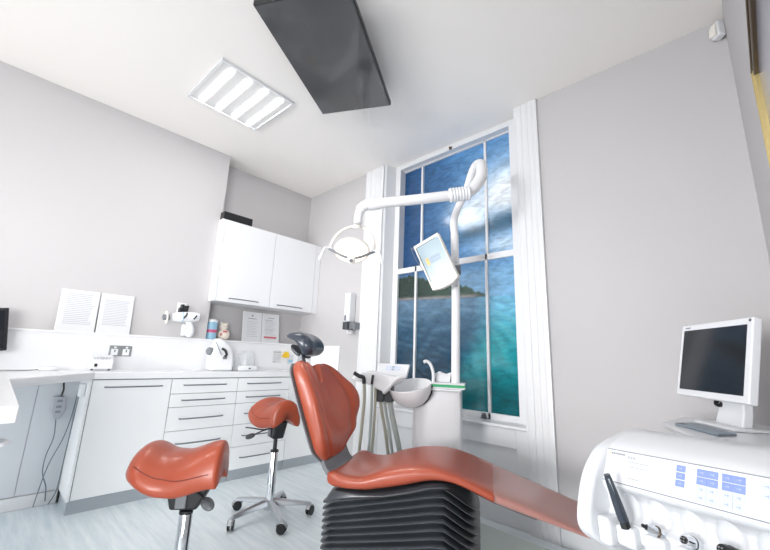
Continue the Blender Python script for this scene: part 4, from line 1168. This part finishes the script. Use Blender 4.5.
bm = B(); plate(bm, 0.012, 0.017, 0.010, 0.015, 0.0016, 0.002, 0)
for k in range(7):
    plate(bm, 0.019 + 0.007 * k, 0.0245 + 0.007 * k, 0.010, 0.016, 0.0016, 0.002, 1)
for k in range(3):
    plate(bm, 0.078 + 0.009 * k, 0.085 + 0.009 * k, 0.014, 0.022, 0.0016, 0.002, 2)
plate(bm, 0.08, 0.145, 0.030, 0.033, 0.0016, 0.002, 2); plate(bm, 0.085, 0.14, 0.045, 0.048, 0.0016, 0.002, 2); plate(bm, 0.085, 0.12, 0.080, 0.083, 0.0016, 0.002, 2)
put('print_marks', bm, ['orange', 'ink2', 'ink'], strip, FK, smooth=False)
def key(a0, a1, b0, b1, m_):
    bm = B(); plate(bm, a0, a1, b0, b1, 0.0016, 0.003, 0)
    ca, cb = (a0 + a1) / 2, (b0 + b1) / 2
    plate(bm, ca - 0.005, ca + 0.004, cb - 0.0015, cb + 0.001, 0.003, 0.0034, 1); plate(bm, ca + 0.001, ca + 0.003, cb - 0.0035, cb + 0.0035, 0.003, 0.0033, 1)
    put('key', bm, [m_, 'keymark'], strip, FK, smooth=False)
for j in range(3):
    key(0.227, 0.2505, 0.012 + 0.0205 * j, 0.0295 + 0.0205 * j, 'blue')
for j in range(4):
    for i in range(4):
        a0 = 0.280 + 0.0255 * i + (0.008 if i > 1 else 0)
        key(a0, a0 + 0.0245, 0.012 + 0.0215 * j, 0.0315 + 0.0215 * j, 'blue' if j < 2 else 'pblue')
for j in range(2):
    key(0.413, 0.45, 0.014 + 0.022 * j, 0.034 + 0.022 * j, 'pblue')
# holder niches with cups, handpieces
cutters = []
for k, xh in enumerate((0.078, 0.165, 0.252, 0.339, 0.424)):
    bm = B()
    bmesh.ops.create_uvsphere(bm, u_segments=32, v_segments=20, radius=1.0)
    bm.transform(Matrix.Translation((xh, -0.036, -0.158)) @ Matrix.Diagonal((0.034, 0.030, 0.044, 1)))
    cut = put('cutter', bm, 'white', None, FK)
    bo = body.modifiers.new('cut', 'BOOLEAN'); bo.object = cut; bo.operation = 'DIFFERENCE'; bo.solver = 'EXACT'
    cutters.append(cut)
    bm = B(); box(bm, xh - 0.030, xh + 0.030, -0.075, -0.035, -0.262, -0.205); put('holder', bm, 'white', con, FK, bevel=0.010, seg=3)
bpy.context.view_layer.update()
me2 = bpy.data.meshes.new_from_object(body.evaluated_get(bpy.context.evaluated_depsgraph_get()))
body.modifiers.clear(); body.data = me2
for c_ in cutters:
    bpy.data.objects.remove(c_, do_unlink=True)
bm = B(); box(bm, 0.003, 0.048, -0.10, -0.03, -0.27, -0.19); put('ledge_block', bm, 'white', con, FK, bevel=0.012, seg=3)
bm = B(); lathe(bm, [(0, 0), (.006, 0), (.006, .003), (0, .003)], (0.235, 0.235, 0.045)); put('dot', bm, 'grey', con, FK)
# handpieces (things held by the console)
hp = thing('syringe_handpiece', FK @ Vector((0.06, -0.08, -0.20)), 'dark grey slanted syringe handpiece, leftmost in the console', 'handpiece')
a0 = Vector((0.078, -0.070, -0.190)); a1 = Vector((0.073, -0.108, -0.060))
bm = B(); tube(bm, [a0, a0.lerp(a1, .12), a0.lerp(a1, .5), a0.lerp(a1, .9), a1], [0.0145, 0.015, 0.013, 0.0105, 0.009], 16); put('body', bm, 'navy', hp, FK)
bm = B(); tube(bm, [a0.lerp(a1, .45) + Vector((.008, -.006, 0)), a0.lerp(a1, .92) + Vector((.006, -.006, 0))], 0.0028, 6); put('edge', bm, 'steel', hp, FK)
bm = B(); tube(bm, [a0 + Vector((.003, .003, -.02)), a0 + Vector((0, 0, 0.006))], [0.014, 0.0135], 16); put('grip', bm, 'black', hp, FK)
bm = B(); lathe(bm, [(0, 0), (.0032, 0), (.0025, .002), (0, .002)], a0 + Vector((-.003, -0.0125, .005)), (0, -1, 0), 10); put('button', bm, 'chrome', hp, FK)
labs = ['short chrome handpiece with dark nose in the second console holder', 'chrome turbine coupling in the third console holder', 'black contact-ring coupling in the fourth console holder', 'chrome coupling in the right-hand console holder']
for k, xh in enumerate((0.165, 0.252, 0.339, 0.424)):
    dz = (-0.018, -0.010, -0.002, 0.0)[k]; c0 = Vector((xh + 0.010, -0.030, -0.190 + dz)); c1 = Vector((xh - (0.012 if k == 0 else -0.002), -0.076, -0.172 + dz + (0.006 if k == 0 else 0)))
    hp = thing('handpiece', FK @ c0, labs[k], 'handpiece', 'handpieces in the console')
    bm = B(); tube(bm, [c0, c0.lerp(c1, .4), c0.lerp(c1, .75), c1], [0.0155, 0.0155, 0.0125, 0.0085] if k == 0 else [0.016, 0.017, 0.016, 0.013], 18); put('sleeve', bm, 'chrome' if k != 2 else 'black', hp, FK)
    bm = B(); dr = (c1 - c0).normalized()
    if k == 0:
        tube(bm, [c1, c1 + dr * 0.012], [0.006, 0.0045], 12)
    else:
        tube(bm, [c1 - dr * 0.004, c1 + dr * 0.003], [0.0095, 0.009], 12)
    put('nose', bm, 'black', hp, FK)
    if k in (1, 2, 3):
        bm = B()
        for j in range(4):
            a = R(45 + 90 * j); s1 = dr.cross(Vector((0, 0, 1))).normalized(); s2 = dr.cross(s1)
            pc = c1 + dr * 0.003 + (s1 * math.cos(a) + s2 * math.sin(a)) * 0.005
            tube(bm, [pc, pc + dr * 0.003], 0.0018, 8)
        put('pins', bm, 'steel', hp, FK)
    bm = B(); tube(bm, [c0.lerp(c1, .45), c0.lerp(c1, .52)], 0.0175, 18); put('ring', bm, 'dgrey' if k else 'bronze', hp, FK)
# rear shelf, post
sh = thing('monitor_shelf', (3.90, 2.16, 0.0), 'white shelf behind the console carrying the monitor and a grey pad', 'shelf')
bm = B(); prism(bm, [(3.70, 2.10), (3.82, 1.80), (4.13, 1.70), (4.14, 2.42), (3.74, 2.44)], 0.845, 0.866); put('top', bm, 'white', sh, bevel=0.006)
bm = B(); box(bm, 3.92, 4.06, 2.05, 2.20, 0.03, 0.846); put('post', bm, 'unit', sh, bevel=0.01)
bm = B(); box(bm, 3.78, 4.13, 1.78, 2.40, 0.0, 0.04); put('foot', bm, 'unit', sh, bevel=0.012)
bm = B(); tube(bm, [(3.98, 2.05, 0.60), (3.93, 1.75, 0.60)], 0.035, 16); put('console_arm', bm, 'unit', sh)
t = thing('grey_keypad', (3.83, 2.0, 0.867), 'flat grey-blue keypad lying on the shelf in front of the white monitor', 'keypad')
bm = B(); prism(bm, [(3.752, 2.045), (3.80, 2.14), (3.945, 1.93), (3.895, 1.855)], 0.867, 0.8755); put('base', bm, 'keys', t, bevel=0.003)
bm = B(); prism(bm, [(3.760, 2.045), (3.775, 2.075), (3.795, 2.05), (3.78, 2.02)], 0.8757, 0.8765); put('emblem', bm, 'dgrey', t)

# white monitor by the right wall
mL = Vector((3.766, 2.340)); mR = Vector((4.016, 1.992))
mx = (mR - mL).normalized(); mw = (mR - mL).length
FMn = Matrix(((mx.x, -mx.y, 0, (mL.x + mR.x) / 2), (mx.y, mx.x, 0, (mL.y + mR.y) / 2), (0, 0, 1, 0.866), (0, 0, 0, 1)))
mn = thing('computer_monitor', (3.93, 2.2, 0.867), 'white framed flat monitor with dark blank screen by the right wall', 'monitor')
hw = mw / 2
FT = FMn @ Matrix.Translation((0, 0, 0.28)) @ Matrix.Rotation(R(-11.5), 4, 'X') @ Matrix.Translation((0, 0, -0.28))
bm = B(); box(bm, -hw, hw, 0.0, 0.034, 0.108, 0.440); put('bezel', bm, 'white', mn, FT, bevel=0.006, seg=3)
bm = B(); box(bm, -hw * 0.8, hw * 0.8, 0.034, 0.06, 0.14, 0.41); put('rear_casing', bm, 'white', mn, FT, bevel=0.01)
bm = B(); box(bm, -hw + 0.024, hw - 0.026, -0.0015, 0.002, 0.136, 0.412); put('screen', bm, 'screen', mn, FT)
bm = B(); box(bm, -hw + 0.03, -hw + 0.065, -0.001, 0.001, 0.421, 0.427); put('badge', bm, 'ink2', mn, FT)
bm = B(); lathe(bm, [(0, 0), (.006, 0), (.006, .001), (0, .001)], (hw - 0.014, 0.0, 0.428), (0, -1, 0), 14); put('power_mark', bm, 'dgrey', mn, FT)
bm = B()
rings = []
for z, w_, y_ in ((0.0, 0.075, 0.035), (0.05, 0.070, 0.05), (0.10, 0.062, 0.06), (0.16, 0.055, 0.062)):
    rings.append([(-w_ + 0.02, y_ - 0.02, z + 0.012), (w_ + 0.02, y_ - 0.02, z + 0.012), (w_ + 0.02, y_ + 0.02, z + 0.012), (-w_ + 0.02, y_ + 0.02, z + 0.012)])
loft(bm, rings); put('stand_neck', bm, 'white', mn, FMn, bevel=0.006)
bm = B(); prism(bm, [(-0.10, -0.04), (0.13, -0.04), (0.13, 0.10), (-0.10, 0.10)], 0.001, 0.013); put('stand_base', bm, 'white', mn, FMn, bevel=0.004)
bm = B(); tube(bm, smooth_path([(-0.05, 0.05, 0.12), (-0.055, 0.03, 0.09), (-0.03, 0.03, 0.085), (-0.04, 0.05, 0.10)], 5), 0.008, 8); put('cable_knot', bm, 'black', mn, FMn)
bm = B(); tube(bm, smooth_path([(-0.03, 0.05, 0.03), (-0.07, 0.06, 0.035), (-0.10, 0.05, 0.015)], 5), 0.003, 6); put('cable', bm, 'black', mn, FMn)

# ------------------------------------------------------------------ framed picture, right wall
pf = thing('framed_picture', (XR - 0.02, 1.0, 1.4), 'gilt framed picture, top rail coloured as in shade, on the right wall, cut off by the photo edge', 'picture')
yf, yn, zt, zb = 0.0, -0.95, 2.03, 1.20
FF = Matrix.Translation((XR - 0.022, 1.525, 0)) @ Matrix.Rotation(R(-1.9), 4, 'Z')
x0, x1 = 0.0, 0.018
bm = B(); box(bm, x0, x1, yf - 0.035, yf, zb, zt); box(bm, x0, x1, yn, yn + 0.035, zb, zt); box(bm, x0, x1, yn + 0.035, yf - 0.035, zb, zb + 0.035)
for xo, w_ in ((-0.006, 0.012), (-0.003, 0.026)):
    box(bm, xo, x0 + 0.002, yf - w_, yf - w_ + 0.007, zb, zt); box(bm, xo, x0 + 0.002, yn + w_ - 0.007, yn + w_, zb, zt)
put('gilt_rails', bm, 'gold', pf, FF, bevel=0.002, seg=2)
bm = B(); box(bm, x0 - 0.001, x1, yn, yf + 0.001, zt - 0.035, zt + 0.001); box(bm, -0.006, 0.002, yn, yf, zt - 0.012, zt - 0.004); put('top_rail', bm, 'bronze', pf, FF, bevel=0.002)  # gilt top rail in dark bronze: shade put into its colour
bm = B(); box(bm, x0 + 0.010, x0 + 0.014, yn + 0.03, yf - 0.03, zb + 0.03, zt - 0.03); put('glazed_print', bm, 'picglass', pf, FF)

# ------------------------------------------------------------------ lights
def area(name, loc, size, power, rot, col=(1, 1, 1), sy=None):
    l = bpy.data.lights.new(name, 'AREA'); l.energy = power; l.size = size; l.color = col
    if sy:
        l.shape = 'RECTANGLE'; l.size_y = sy
    o = bpy.data.objects.new(name, l); COL.objects.link(o); o.location = loc; o.rotation_euler = rot
    return o
area('added_fill_rear_far', (2.3, -8.0, 1.15), 3.2, 560, (R(90), 0, 0), (0.99, 0.99, 1.0), 2.2)  # unseen area light added far outside the rear opening as fill
area('added_fill_rear', (2.2, YB - 0.12, 1.2), 2.5, 45, (R(90), 0, 0), (0.99, 0.99, 0.98), 1.6)  # added fill light just outside the rear opening



area('added_fill_side', (8.2, -3.3, 1.1), 3.2, 340, (Vector((2.2, 0.9, 1.1)) - Vector((8.2, -3.3, 1.1))).to_track_quat('-Z', 'Y').to_euler(), (1.0, 0.99, 0.97), 2.2)  # unseen light added beyond the side doors to brighten cabinets and left wall
sp_ = bpy.data.lights.new('dental_lamp_beam', 'SPOT'); sp_.energy = 12; sp_.spot_size = R(70); sp_.spot_blend = 0.7; sp_.shadow_soft_size = 0.08; sp_.color = (1, 0.95, 0.86)
so = bpy.data.objects.new('dental_lamp_beam', sp_); COL.objects.link(so)
pl = FL @ (ln * 0.05)
so.location = pl; so.rotation_euler = ((FL.to_3x3() @ ln)).to_track_quat('-Z', 'Y').to_euler()

w = bpy.data.worlds.new('World'); S.world = w; w.use_nodes = True
w.node_tree.nodes['Background'].inputs['Color'].default_value = (0.86, 0.92, 1.0, 1)
w.node_tree.nodes['Background'].inputs['Strength'].default_value = 1.0

S.view_settings.view_transform = 'Standard'
S.view_settings.look = 'None'
S.view_settings.gamma = 1.0
S.view_settings.use_curve_mapping = False
S.view_settings.exposure = 0.40
S.cycles.max_bounces = 8
S.cycles.use_denoising = True
